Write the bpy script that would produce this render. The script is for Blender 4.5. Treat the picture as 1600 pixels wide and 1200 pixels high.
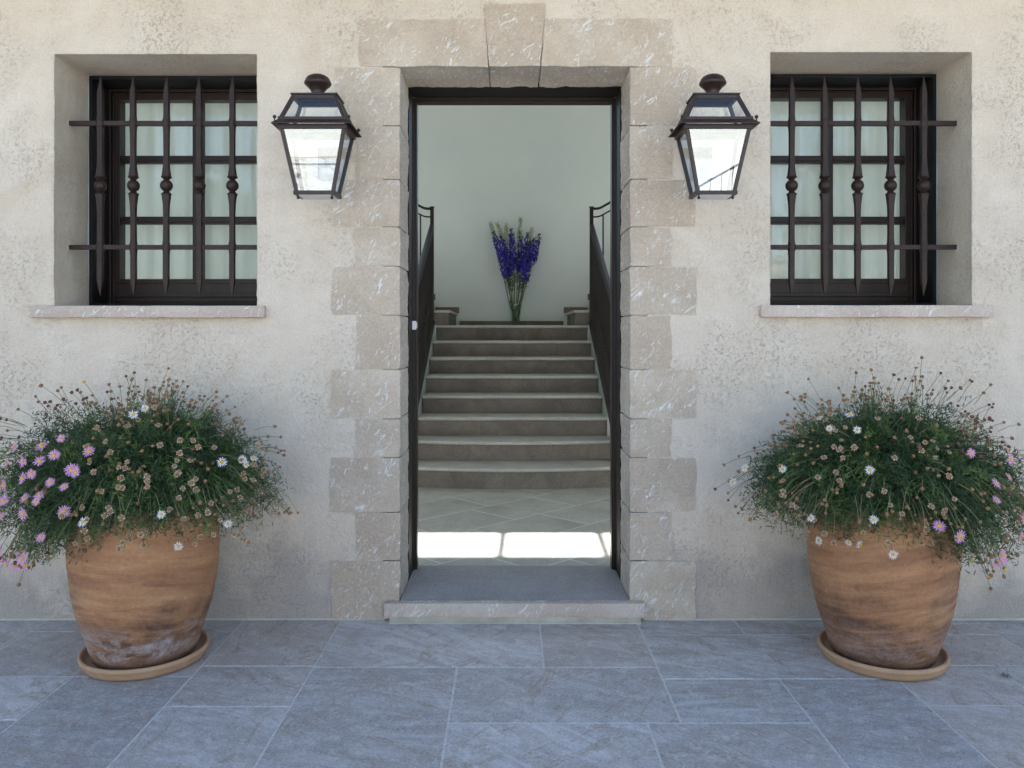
import bpy, bmesh, math, random
from mathutils import Vector, Matrix, noise, Quaternion

random.seed(7)
C = bpy.context.scene.collection
R = math.radians
for o in list(bpy.data.objects):
    bpy.data.objects.remove(o)

# ------------------------------------------------------------------ camera, world, sun, exposure
SUN_EL = 41.0
SUN_AZ = 1.5            # degrees off the +Y axis (the sun stands behind the house)
SUN_STRENGTH = 4.6
SKY_STRENGTH = 0.10
EXPOSURE = 2.24

cam_d = bpy.data.cameras.new('camera')
cam = bpy.data.objects.new('camera', cam_d)
C.objects.link(cam)
EYE = 1.289
cam.location = (-0.025, -3.6, EYE)
cam.rotation_euler = (R(90), 0, 0)
cam_d.sensor_width = 36
cam_d.lens = 27.9
cam_d.shift_x = 0.0025
cam_d.shift_y = -0.0475
cam_d.clip_start = 0.05
cam_d.clip_end = 2000
bpy.context.scene.camera = cam

world = bpy.data.worlds.new('World')
bpy.context.scene.world = world
world.use_nodes = True
wn = world.node_tree.nodes
sky = wn.new('ShaderNodeTexSky')
sky.sky_type = 'NISHITA'
sky.sun_disc = False
sky.sun_elevation = R(SUN_EL)
sky.sun_rotation = R(SUN_AZ)
sky.air_density = 1.0
sky.dust_density = 0.6
sky.ozone_density = 1.0
world.node_tree.links.new(sky.outputs[0], wn['Background'].inputs['Color'])
wn['Background'].inputs['Strength'].default_value = SKY_STRENGTH

sun_d = bpy.data.lights.new('sun', 'SUN')
sun_d.energy = SUN_STRENGTH
sun_d.angle = R(0.53)
sun_d.color = (1.0, 0.94, 0.86)
sun = bpy.data.objects.new('sun', sun_d)
C.objects.link(sun)
sun.location = (0, 30, 40)
sun.rotation_euler = (R(-(90 - SUN_EL)), 0, R(-SUN_AZ))

vs = bpy.context.scene.view_settings
vs.view_transform = 'Standard'
vs.look = 'None'
vs.gamma = 1.0
vs.use_curve_mapping = False
vs.exposure = EXPOSURE

# ------------------------------------------------------------------ helpers: nodes
def ramp_vals(n, stops):
    cr = n.color_ramp
    while len(cr.elements) > 2:
        cr.elements.remove(cr.elements[-1])
    for i, (p, c) in enumerate(stops):
        if i < 2:
            e = cr.elements[i]; e.position = p
        else:
            e = cr.elements.new(p)
        if not isinstance(c, (tuple, list)):
            c = (c, c, c)
        e.color = (c[0], c[1], c[2], 1)

class NT:
    def __init__(s, name):
        s.m = bpy.data.materials.new(name)
        s.m.use_nodes = True
        s.t = s.m.node_tree
        s.b = s.t.nodes['Principled BSDF']
        s.out = s.t.nodes['Material Output']
    def n(s, typ, **kw):
        n = s.t.nodes.new(typ)
        for k, v in kw.items():
            if k in n.inputs:
                n.inputs[k].default_value = v
            else:
                setattr(n, k, v)
        return n
    def l(s, a, b):
        s.t.links.new(a, b)
    def coords(s, scale=(1, 1, 1), rot=(0, 0, 0), rnd=False, rnd_rot=False, ang=3.0):
        tc = s.n('ShaderNodeTexCoord')
        src = tc.outputs['Object']
        if rnd:
            oi = s.n('ShaderNodeObjectInfo')
            mul = s.n('ShaderNodeMath', operation='MULTIPLY'); mul.inputs[1].default_value = 57.3
            s.l(oi.outputs['Random'], mul.inputs[0])
            cmb = s.n('ShaderNodeCombineXYZ')
            s.l(mul.outputs[0], cmb.inputs[0]); s.l(mul.outputs[0], cmb.inputs[1]); s.l(mul.outputs[0], cmb.inputs[2])
            if rnd_rot:
                vr = s.n('ShaderNodeVectorRotate', rotation_type='Z_AXIS')
                s.l(src, vr.inputs['Vector'])
                m2 = s.n('ShaderNodeMath', operation='MULTIPLY'); m2.inputs[1].default_value = ang
                s.l(oi.outputs['Random'], m2.inputs[0])
                s.l(m2.outputs[0], vr.inputs['Angle'])
                src = vr.outputs[0]
            ad = s.n('ShaderNodeVectorMath', operation='ADD')
            s.l(src, ad.inputs[0]); s.l(cmb.outputs[0], ad.inputs[1])
            src = ad.outputs[0]
        if any(rot):
            m0 = s.n('ShaderNodeMapping')
            m0.inputs['Rotation'].default_value = rot
            s.l(src, m0.inputs['Vector']); src = m0.outputs[0]
        mp = s.n('ShaderNodeMapping')
        mp.inputs['Scale'].default_value = scale
        s.l(src, mp.inputs['Vector'])
        return mp.outputs[0]
    def noise(s, vec, scale, detail=6, rough=0.6, dist=0.0):
        n = s.n('ShaderNodeTexNoise')
        n.inputs['Scale'].default_value = scale
        n.inputs['Detail'].default_value = detail
        n.inputs['Roughness'].default_value = rough
        n.inputs['Distortion'].default_value = dist
        s.l(vec, n.inputs['Vector'])
        return n.outputs['Fac']
    def ramp(s, fac, stops):
        n = s.n('ShaderNodeValToRGB')
        ramp_vals(n, stops)
        s.l(fac, n.inputs[0])
        return n.outputs[0]
    def mix(s, fac, a, b, mode='MIX'):
        n = s.n('ShaderNodeMix', data_type='RGBA', blend_type=mode)
        if isinstance(fac, (int, float)):
            n.inputs[0].default_value = fac
        else:
            s.l(fac, n.inputs[0])
        for k, v in ((6, a), (7, b)):
            if isinstance(v, (tuple, list)):
                n.inputs[k].default_value = (v[0], v[1], v[2], 1)
            else:
                s.l(v, n.inputs[k])
        return n.outputs[2]
    def math(s, op, a, b=0.0, clamp=False):
        n = s.n('ShaderNodeMath', operation=op, use_clamp=clamp)
        for k, v in ((0, a), (1, b)):
            if isinstance(v, (int, float)):
                n.inputs[k].default_value = v
            else:
                s.l(v, n.inputs[k])
        return n.outputs[0]
    def bump(s, h, strength=0.5, dist=0.01, prev=None):
        n = s.n('ShaderNodeBump')
        n.inputs['Strength'].default_value = strength
        n.inputs['Distance'].default_value = dist
        s.l(h, n.inputs['Height'])
        if prev is not None:
            s.l(prev, n.inputs['Normal'])
        return n.outputs[0]
    def fin(s, col=None, rough=0.8, nrm=None, spec=0.3, metal=0.0):
        if col is not None:
            if isinstance(col, (tuple, list)):
                s.b.inputs['Base Color'].default_value = (col[0], col[1], col[2], 1)
            else:
                s.l(col, s.b.inputs['Base Color'])
        if isinstance(rough, (int, float)):
            s.b.inputs['Roughness'].default_value = rough
        else:
            s.l(rough, s.b.inputs['Roughness'])
        if nrm is not None:
            s.l(nrm, s.b.inputs['Normal'])
        s.b.inputs['Specular IOR Level'].default_value = spec
        s.b.inputs['Metallic'].default_value = metal
        return s.m

M = {}

# stucco -----------------------------------------------------------
t = NT('stucco')
v = t.coords()
big = t.noise(v, 0.9, 5, 0.55)
med = t.noise(v, 4.5, 7, 0.65)
base = t.ramp(big, [(0.3, (0.60, 0.505, 0.405)), (0.7, (0.70, 0.60, 0.49))])
base = t.mix(t.ramp(med, [(0.44, 0.0), (0.64, 0.50)]), base, (0.78, 0.70, 0.60))
# vermiculated scratches of the float finish, gathered in patches
dn = t.n('ShaderNodeTexNoise'); dn.inputs['Scale'].default_value = 34; dn.inputs['Detail'].default_value = 5
t.l(v, dn.inputs['Vector'])
sc = t.n('ShaderNodeVectorMath', operation='SCALE'); sc.inputs['Scale'].default_value = 0.075
t.l(dn.outputs['Color'], sc.inputs[0])
ad = t.n('ShaderNodeVectorMath', operation='ADD'); t.l(v, ad.inputs[0]); t.l(sc.outputs[0], ad.inputs[1])
vor = t.n('ShaderNodeTexVoronoi', feature='DISTANCE_TO_EDGE'); vor.inputs['Scale'].default_value = 52
t.l(ad.outputs[0], vor.inputs['Vector'])
line = t.ramp(vor.outputs['Distance'], [(0.02, 1.0), (0.11, 0.0)])
brk = t.ramp(t.noise(v, 55, 3), [(0.48, 0.0), (0.56, 1.0)])
patch = t.ramp(t.noise(v, 2.3, 5, 0.62), [(0.44, 0.0), (0.60, 1.0)])
worm = t.math('MULTIPLY', t.math('MULTIPLY', line, brk), patch)
base = t.mix(t.math('MULTIPLY', worm, 0.60), base, (0.22, 0.165, 0.115))
base = t.mix(t.math('MULTIPLY', patch, 0.14), base, (0.46, 0.36, 0.25))
# damp dirt creeping up from the paving in irregular tongues, deepened to paint in shade low on the wall
sep = t.n('ShaderNodeSeparateXYZ'); t.l(v, sep.inputs[0])
low = t.ramp(t.math('SUBTRACT', t.math('MULTIPLY', t.noise(v, 2.6, 6, 0.65), 1.7), t.math('MULTIPLY', sep.outputs[2], 1.35)), [(0.40, 0.0), (0.75, 1.0)])
base = t.mix(t.math('MULTIPLY', low, 0.75), base, (0.27, 0.235, 0.225))
och = t.ramp(t.noise(v, 1.7, 6, 0.65, 0.8), [(0.53, 0.0), (0.66, 1.0)])
base = t.mix(t.math('MULTIPLY', och, 0.30), base, (0.50, 0.38, 0.25))
# brown seep line under each sill
ax_ = t.math('ABSOLUTE', sep.outputs[0])
sx_ = t.math('MULTIPLY', t.math('GREATER_THAN', ax_, 1.13), t.math('LESS_THAN', ax_, 2.12))
sz2 = t.n('ShaderNodeMapRange'); sz2.inputs[1].default_value = 1.22; sz2.inputs[2].default_value = 1.42; sz2.inputs[3].default_value = 0.0; sz2.inputs[4].default_value = 1.0
t.l(t.math('ADD', sep.outputs[2], t.math('MULTIPLY', t.math('SUBTRACT', t.noise(v, 7, 5, 0.7), 0.5), 0.35)), sz2.inputs[0])
und = t.math('LESS_THAN', sep.outputs[2], 1.40)
stn = t.math('MULTIPLY', t.math('MULTIPLY', sx_, und), t.math('POWER', sz2.outputs[0], 2.0))
base = t.mix(t.math('MULTIPLY', stn, 0.42), base, (0.36, 0.26, 0.16))
crk = t.n('ShaderNodeTexVoronoi', feature='DISTANCE_TO_EDGE'); crk.inputs['Scale'].default_value = 0.8
cw = t.n('ShaderNodeVectorMath', operation='SCALE'); cw.inputs['Scale'].default_value = 0.35
dn2 = t.n('ShaderNodeTexNoise'); dn2.inputs['Scale'].default_value = 2.5; dn2.inputs['Detail'].default_value = 8; t.l(v, dn2.inputs['Vector'])
t.l(dn2.outputs['Color'], cw.inputs[0])
ca = t.n('ShaderNodeVectorMath', operation='ADD'); t.l(v, ca.inputs[0]); t.l(cw.outputs[0], ca.inputs[1]); t.l(ca.outputs[0], crk.inputs['Vector'])
ck = t.math('MULTIPLY', t.ramp(crk.outputs['Distance'], [(0.0012, 1.0), (0.003, 0.0)]), t.ramp(t.noise(v, 1.3, 2), [(0.52, 0.0), (0.56, 1.0)]))
base = t.mix(t.math('MULTIPLY', ck, 0.35), base, (0.25, 0.2, 0.16))
# pale vertical runs
runs = t.ramp(t.noise(t.coords((9, 1, 0.5)), 1.6, 4, 0.5), [(0.60, 0.0), (0.70, 1.0)])
base = t.mix(t.math('MULTIPLY', runs, 0.16), base, (0.72, 0.70, 0.66))
gr = t.noise(v, 130, 5, 0.7)
gr2 = t.noise(v, 38, 4, 0.6)
spk = t.ramp(gr, [(0.34, 0.0), (0.66, 1.0)])
base = t.mix(0.28, base, t.mix(spk, (0.44, 0.37, 0.30), (0.82, 0.73, 0.62)))
b1 = t.bump(gr2, 0.6, 0.012)
b2 = t.bump(gr, 0.8, 0.005, b1)
b3 = t.bump(t.math('SUBTRACT', 1.0, worm), 0.62, 0.0036, b2)
M['stucco'] = t.fin(base, 0.95, b3, 0.15)

# door surround stone ----------------------------------------------
def stone_mat(name, c1, c2, c3, marks=1.0, bumps=1.0, split=False):
    t = NT(name)
    v = t.coords(rnd=True)
    big = t.noise(v, 3.0, 6, 0.62)
    col = t.ramp(big, [(0.40, c1), (0.51, c2), (0.62, c3)])
    oi = t.n('ShaderNodeObjectInfo')
    col = t.mix(t.math('MULTIPLY', oi.outputs['Random'], 0.60), col, (0.90 * c1[0], 0.86 * c1[1], 0.85 * c1[2]))
    blot = t.ramp(t.noise(v, 7.5, 6, 0.7, 0.8), [(0.52, 0.0), (0.68, 1.0)])
    col = t.mix(t.math('MULTIPLY', blot, 0.32), col, (0.42, 0.315, 0.235))
    grain = t.noise(v, 120, 5, 0.75)
    col = t.mix(0.30, col, t.ramp(grain, [(0.33, tuple(0.72 * c for c in c1)), (0.67, tuple(min(1, 1.22 * c) for c in c3))]))
    # chisel bruises: short, bright slanting strokes in clusters
    st = []
    for k, (rz, ry) in enumerate(((0.0, 0.65), (0.2, 1.25))):
        v2 = t.coords((15, 15, 60) if not split else (24, 24, 90), (0, ry, rz), rnd=True)
        s_ = t.noise(v2, 1.0 + 0.25 * k, 3, 0.6, 1.1)
        st.append(t.ramp(s_, [(0.598, 0.0), (0.652, 1.0)]))
    cl = t.ramp(t.noise(v, 6.5, 4, 0.6), [(0.42, 0.0), (0.54, 1.0)]) if not split else t.ramp(t.noise(v, 6.5, 4, 0.6), [(0.2, 0.0), (0.4, 1.0)])
    mk = t.math('MULTIPLY', t.math('MAXIMUM', st[0], st[1]), cl)
    col = t.mix(t.math('MULTIPLY', mk, 0.9 * marks), col, (0.88, 0.86, 0.82))
    if split:
        b = t.bump(t.noise(t.coords((14, 14, 40), (0.5, 0.5, 0), rnd=True), 1.4, 8, 0.7, 0.6), 0.8, 0.03)
    else:
        b = t.bump(t.noise(v, 14, 8, 0.72), 1.0 * bumps, 0.03)
    b = t.bump(grain, 0.5, 0.004, b)
    b = t.bump(t.math('SUBTRACT', 1.0, mk), 0.5, 0.004, b)
    return t.fin(col, 0.85, b, 0.25)
M['stone'] = stone_mat('surround_stone', (0.56, 0.445, 0.34), (0.65, 0.53, 0.41), (0.74, 0.635, 0.51))
M['split'] = stone_mat('split_stone', (0.50, 0.43, 0.365), (0.61, 0.535, 0.46), (0.70, 0.63, 0.56), 0.8, 1.0, True)
M['sill_stone'] = stone_mat('sill_stone', (0.52, 0.42, 0.35), (0.60, 0.495, 0.42), (0.68, 0.58, 0.50), 0.7, 0.6)

# terrace flags ------------------------------------------------------
t = NT('flagstone')
v = t.coords(rnd=True, rnd_rot=True)
oi = t.n('ShaderNodeObjectInfo')
vst = t.coords((1.0, 4.0, 1.0), rnd=True, rnd_rot=True, ang=0.8)
cl = t.noise(v, 2.6, 7, 0.62, 0.6)
stv = t.noise(vst, 2.2, 9, 0.70, 1.6)
stw = t.noise(t.coords((2.2, 1.0, 1.0), rnd=True, rnd_rot=True), 2.4, 9, 0.72, 1.2)
fine = t.noise(v, 130, 4, 0.8)
tone = t.mix(oi.outputs['Random'], (0.30, 0.275, 0.26), (0.76, 0.73, 0.71))
col = t.mix(t.ramp(stv, [(0.42, 0.0), (0.58, 1.0)]), (0.36, 0.325, 0.30), (0.76, 0.745, 0.73))
col = t.mix(0.40, col, tone)
col = t.mix(t.ramp(stw, [(0.47, 0.0), (0.58, 0.6)]), col, (0.42, 0.355, 0.31))
h1 = t.math('FRACT', t.math('MULTIPLY', oi.outputs['Random'], 7.31))
col = t.mix(t.math('MULTIPLY', t.math('POWER', h1, 2.0), 0.62), col, (0.56, 0.44, 0.355))
h2 = t.math('FRACT', t.math('MULTIPLY', oi.outputs['Random'], 13.7))
col = t.mix(t.math('MULTIPLY', t.math('POWER', h2, 3.0), 0.50), col, (0.25, 0.23, 0.225))
rust = t.ramp(t.noise(t.coords((1.2, 4, 1), rnd=True, rnd_rot=True), 1.8, 5, 0.6, 2.2), [(0.57, 0.0), (0.61, 1.0), (0.65, 0.0)])
col = t.mix(t.math('MULTIPLY', rust, 0.75), col, (0.34, 0.24, 0.15))
lt = t.ramp(t.noise(v, 20, 10, 0.85, 0.5), [(0.51, 0.0), (0.60, 1.0)])
col = t.mix(t.math('MULTIPLY', lt, 0.55), col, (0.74, 0.71, 0.69))
dkk = t.ramp(t.noise(v, 34, 8, 0.85, 0.5), [(0.40, 1.0), (0.47, 0.0)])
col = t.mix(t.math('MULTIPLY', dkk, 0.40), col, (0.19, 0.165, 0.15))
col = t.mix(0.26, col, t.ramp(fine, [(0.40, (0.14, 0.14, 0.14)), (0.60, (0.66, 0.66, 0.66))]))
b = t.bump(stv, 0.5, 0.012)
b = t.bump(t.noise(v, 60, 6, 0.75), 0.6, 0.004, b)
M['flag'] = t.fin(col, t.ramp(cl, [(0.3, 0.50), (0.7, 0.72)]), b, 0.4)

t = NT('grout')
v = t.coords()
M['grout'] = t.fin(t.ramp(t.noise(v, 60, 5, 0.7), [(0.35, (0.52, 0.50, 0.47)), (0.65, (0.74, 0.72, 0.68))]), 0.95,
                   t.bump(t.noise(v, 200, 4), 0.5, 0.003), 0.1)

M['hallgrout'] = NT('hall_grout').fin((0.78, 0.78, 0.72), 0.9)
t = NT('threshold_stone')
v = t.coords()
col = t.ramp(t.noise(v, 5, 7, 0.7), [(0.35, (0.27, 0.25, 0.24)), (0.65, (0.42, 0.395, 0.38))])
f = t.noise(v, 190, 4, 0.85)
col = t.mix(0.55, col, t.ramp(f, [(0.38, (0.10, 0.10, 0.10)), (0.62, (0.60, 0.60, 0.60))]))
M['threshold'] = t.fin(col, 0.75, t.bump(f, 0.7, 0.004), 0.35)

t = NT('lime_plinth')
v = t.coords()
M['plinth'] = t.fin(t.ramp(t.noise(v, 8, 6, 0.7), [(0.35, (0.50, 0.45, 0.34)), (0.65, (0.68, 0.62, 0.50))]), 0.9,
                    t.bump(t.noise(v, 60, 5), 0.4, 0.004), 0.1)

def plain0(name, a, b, sc_, rough):
    t = NT(name); n = t.noise(t.coords(), sc_, 4, 0.6)
    return t.fin(t.ramp(n, [(0.3, a), (0.7, b)]), rough, t.bump(n, 0.2, 0.003), 0.3)

# interior ------------------------------------------------------------
t = NT('interior_plaster')
v = t.coords()
M['plaster'] = t.fin(t.ramp(t.noise(v, 1.3, 5, 0.6), [(0.3, (0.70, 0.775, 0.80)), (0.7, (0.76, 0.82, 0.84))]), 0.9,
                     t.bump(t.noise(v, 90, 5, 0.6), 0.35, 0.003), 0.15)

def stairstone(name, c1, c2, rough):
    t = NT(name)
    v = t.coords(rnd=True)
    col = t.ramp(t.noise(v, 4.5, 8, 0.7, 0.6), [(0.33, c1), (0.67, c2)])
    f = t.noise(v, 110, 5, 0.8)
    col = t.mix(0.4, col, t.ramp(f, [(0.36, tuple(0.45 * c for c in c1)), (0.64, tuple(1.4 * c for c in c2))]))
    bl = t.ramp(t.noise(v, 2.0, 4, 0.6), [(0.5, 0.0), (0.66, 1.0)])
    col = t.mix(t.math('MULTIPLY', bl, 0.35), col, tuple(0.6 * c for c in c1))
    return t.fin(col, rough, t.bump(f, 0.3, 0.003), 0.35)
M['flank'] = plain0('dimmed_flank_plaster', (0.40, 0.45, 0.41), (0.46, 0.51, 0.47), 3, 0.9)  # plaster colour darkened here to offset bright bounce light on the stair flanks
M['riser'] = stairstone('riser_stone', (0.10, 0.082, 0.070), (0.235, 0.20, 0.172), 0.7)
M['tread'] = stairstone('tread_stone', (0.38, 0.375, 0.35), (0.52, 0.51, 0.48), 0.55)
M['hallflag'] = stairstone('hall_floor_stone', (0.34, 0.345, 0.31), (0.60, 0.60, 0.55), 0.42)

# metals, wood, glass ----------------------------------------------------
t = NT('dark_iron')
v = t.coords()
n1 = t.noise(v, 35, 5, 0.6)
M['iron'] = t.fin(t.ramp(n1, [(0.3, (0.020, 0.010, 0.008)), (0.7, (0.038, 0.020, 0.015))]), 0.5,
                  t.bump(n1, 0.25, 0.003), 0.3)
M['railiron'] = plain0('rail_iron', (0.010, 0.007, 0.006), (0.020, 0.014, 0.012), 30, 0.5)
t = NT('lantern_metal')
v = t.coords()
n1 = t.noise(v, 50, 4, 0.6)
M['lamp'] = t.fin(t.ramp(n1, [(0.3, (0.022, 0.012, 0.010)), (0.7, (0.036, 0.021, 0.018))]), 0.42,
                  t.bump(n1, 0.12, 0.002), 0.4)
t = NT('dark_wood')
v = t.coords((40, 40, 2.5))
n1 = t.noise(v, 1.0, 5, 0.6, 0.4)
M['wood'] = t.fin(t.ramp(n1, [(0.3, (0.009, 0.0045, 0.003)), (0.7, (0.024, 0.011, 0.0075))]), 0.42,
                  t.bump(n1, 0.15, 0.002), 0.35)
t = NT('black_lining')
v = t.coords()
M['black'] = t.fin(t.ramp(t.noise(v, 6, 5), [(0.3, (0.006, 0.006, 0.006)), (0.7, (0.013, 0.012, 0.012))]), 0.6,
                   t.bump(t.noise(v, 40, 4), 0.1, 0.002), 0.2)

def thin_glass(name, base_ref, tint=(1, 1, 1), rough=0.0, wav=0.0, gcol=(1, 1, 1)):
    t = NT(name)
    t.t.nodes.remove(t.b)
    tr = t.n('ShaderNodeBsdfTransparent'); tr.inputs[0].default_value = (*tint, 1)
    gl = t.n('ShaderNodeBsdfGlossy'); gl.inputs['Roughness'].default_value = rough
    gl.inputs['Color'].default_value = (*gcol, 1)
    if wav:
        nb = t.bump(t.noise(t.coords(), 5.0, 2), wav, 0.01)
        t.l(nb, gl.inputs['Normal'])
    lw = t.n('ShaderNodeLayerWeight')
    fac = t.math('ADD', t.math('MULTIPLY', t.math('POWER', lw.outputs['Facing'], 4.0), 0.9 * (1.0 - base_ref)), base_ref, True)
    mx = t.n('ShaderNodeMixShader')
    t.l(fac, mx.inputs[0]); t.l(tr.outputs[0], mx.inputs[1]); t.l(gl.outputs[0], mx.inputs[2])
    t.l(mx.outputs[0], t.out.inputs['Surface'])
    return t.m
M['glass'] = thin_glass('window_glass', 0.04, (0.93, 0.96, 0.94), 0.0, 0.05)
M['lampglass'] = thin_glass('lantern_glass', 0.22, (0.96, 0.98, 0.97), 0.0, 0.008, (0.90, 0.97, 1.0))
M['lamproof'] = thin_glass('lantern_roof_glass', 0.07, (0.97, 0.99, 0.98))
M['vaseglass'] = thin_glass('vase_glass', 0.05, (0.90, 0.96, 0.93))
M['skyglass'] = thin_glass('roof_glass', 0.02, (0.97, 0.98, 0.98))

def plain(name, c1, c2, scale=20, rough=0.8, bump=0.2, spec=0.3, transl=0.0):
    t = NT(name)
    v = t.coords(rnd=True)
    n = t.noise(v, scale, 4, 0.6)
    t.fin(t.ramp(n, [(0.3, c1), (0.7, c2)]), rough, t.bump(n, bump, 0.003), spec)
    if transl:
        tl = t.n('ShaderNodeBsdfTranslucent')
        tl.inputs[0].default_value = (*c2, 1)
        mx = t.n('ShaderNodeMixShader'); mx.inputs[0].default_value = transl
        t.l(t.b.outputs[0], mx.inputs[1]); t.l(tl.outputs[0], mx.inputs[2])
        t.l(mx.outputs[0], t.out.inputs['Surface'])
    return t.m
M['curtain'] = plain('voile', (0.62, 0.66, 0.61), (0.70, 0.735, 0.69), 3, 0.9, 0.0, 0.1, 0.45)
M['white'] = plain('white_plastic', (0.75, 0.76, 0.75), (0.8, 0.8, 0.8), 20, 0.4, 0.05, 0.5)
M['soil'] = plain('soil', (0.03, 0.02, 0.015), (0.08, 0.055, 0.04), 60, 0.95, 1.0)
M['saucer'] = plain('saucer_clay', (0.42, 0.25, 0.145), (0.53, 0.33, 0.20), 9, 0.8, 0.2)
M['leaf'] = plain('marguerite_leaf', (0.030, 0.062, 0.028), (0.070, 0.115, 0.050), 9, 0.55, 0.0, 0.35, 0.22)
M['leaf2'] = plain('fresh_leaf', (0.10, 0.17, 0.045), (0.16, 0.235, 0.07), 9, 0.55, 0.0, 0.35, 0.25)
M['drystem'] = plain('dry_stem', (0.20, 0.17, 0.08), (0.30, 0.25, 0.13), 20, 0.8, 0.0)
M['stem'] = plain('green_stem', (0.08, 0.12, 0.045), (0.14, 0.18, 0.08), 20, 0.7, 0.0)
M['dead'] = plain('dead_flower', (0.17, 0.095, 0.045), (0.32, 0.185, 0.095), 150, 0.9, 0.6)
M['deaddark'] = plain('dark_dead_flower', (0.10, 0.045, 0.035), (0.19, 0.10, 0.07), 150, 0.9, 0.6)
M['ruff'] = plain('dry_petal', (0.36, 0.25, 0.16), (0.56, 0.43, 0.31), 90, 0.9, 0.2)
M['pink'] = plain('pink_petal', (0.60, 0.26, 0.50), (0.74, 0.42, 0.62), 60, 0.7, 0.0, 0.3, 0.2)
M['whitepetal'] = plain('white_petal', (0.74, 0.70, 0.74), (0.82, 0.80, 0.82), 60, 0.7, 0.0, 0.3, 0.2)
M['yellow'] = plain('yellow_disc', (0.55, 0.33, 0.04), (0.70, 0.47, 0.06), 200, 0.8, 0.6)
M['blue'] = plain('blue_floret', (0.028, 0.022, 0.30), (0.060, 0.050, 0.50), 60, 0.7, 0.0, 0.3, 0.15)
M['palebud'] = plain('pale_bud', (0.34, 0.42, 0.26), (0.50, 0.57, 0.40), 60, 0.7, 0.0, 0.3, 0.15)
M['darkbud'] = plain('dark_bud', (0.03, 0.04, 0.10), (0.05, 0.06, 0.16), 60, 0.7, 0.0)
M['roof'] = plain('roof_tile', (0.36, 0.20, 0.13), (0.50, 0.32, 0.22), 6, 0.9, 0.4)
M['soffit'] = plain('eave_soffit', (0.55, 0.50, 0.42), (0.62, 0.57, 0.49), 6, 0.9, 0.2)
M['bark'] = plain('bark', (0.12, 0.09, 0.06), (0.22, 0.17, 0.12), 14, 0.95, 0.8)
M['treeleaf'] = plain('tree_leaf', (0.05, 0.09, 0.03), (0.09, 0.14, 0.05), 9, 0.7, 0.0, 0.2, 0.2)
M['farwall'] = plain('cream_render', (0.60, 0.60, 0.58), (0.70, 0.70, 0.68), 3, 0.95, 0.3)

t = NT('dry_stone')
v = t.coords((1, 1, 1.5))
vo = t.n('ShaderNodeTexVoronoi', feature='DISTANCE_TO_EDGE'); vo.inputs['Scale'].default_value = 3.4; t.l(v, vo.inputs['Vector'])
cc = t.ramp(t.noise(v, 4, 6, 0.7), [(0.3, (0.36, 0.35, 0.33)), (0.7, (0.58, 0.57, 0.54))])
cc = t.mix(t.ramp(vo.outputs['Distance'], [(0.01, 0.8), (0.05, 0.0)]), cc, (0.30, 0.28, 0.25))
M['drystone'] = t.fin(cc, 0.95, t.bump(vo.outputs['Distance'], 0.8, 0.05), 0.1)

t = NT('garden_ground')
v = t.coords()
M['ground'] = t.fin(t.ramp(t.noise(v, 0.6, 8, 0.7), [(0.35, (0.10, 0.12, 0.05)), (0.65, (0.24, 0.21, 0.14))]), 0.95,
                    t.bump(t.noise(v, 8, 6), 0.6, 0.05), 0.1)
t = NT('pale_gravel')
v = t.coords()
M['paving'] = t.fin(t.ramp(t.noise(v, 6, 10, 0.8), [(0.35, (0.56, 0.54, 0.50)), (0.65, (0.74, 0.72, 0.67))]), 0.95, t.bump(t.noise(v, 60, 4), 0.6, 0.02), 0.1)

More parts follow.
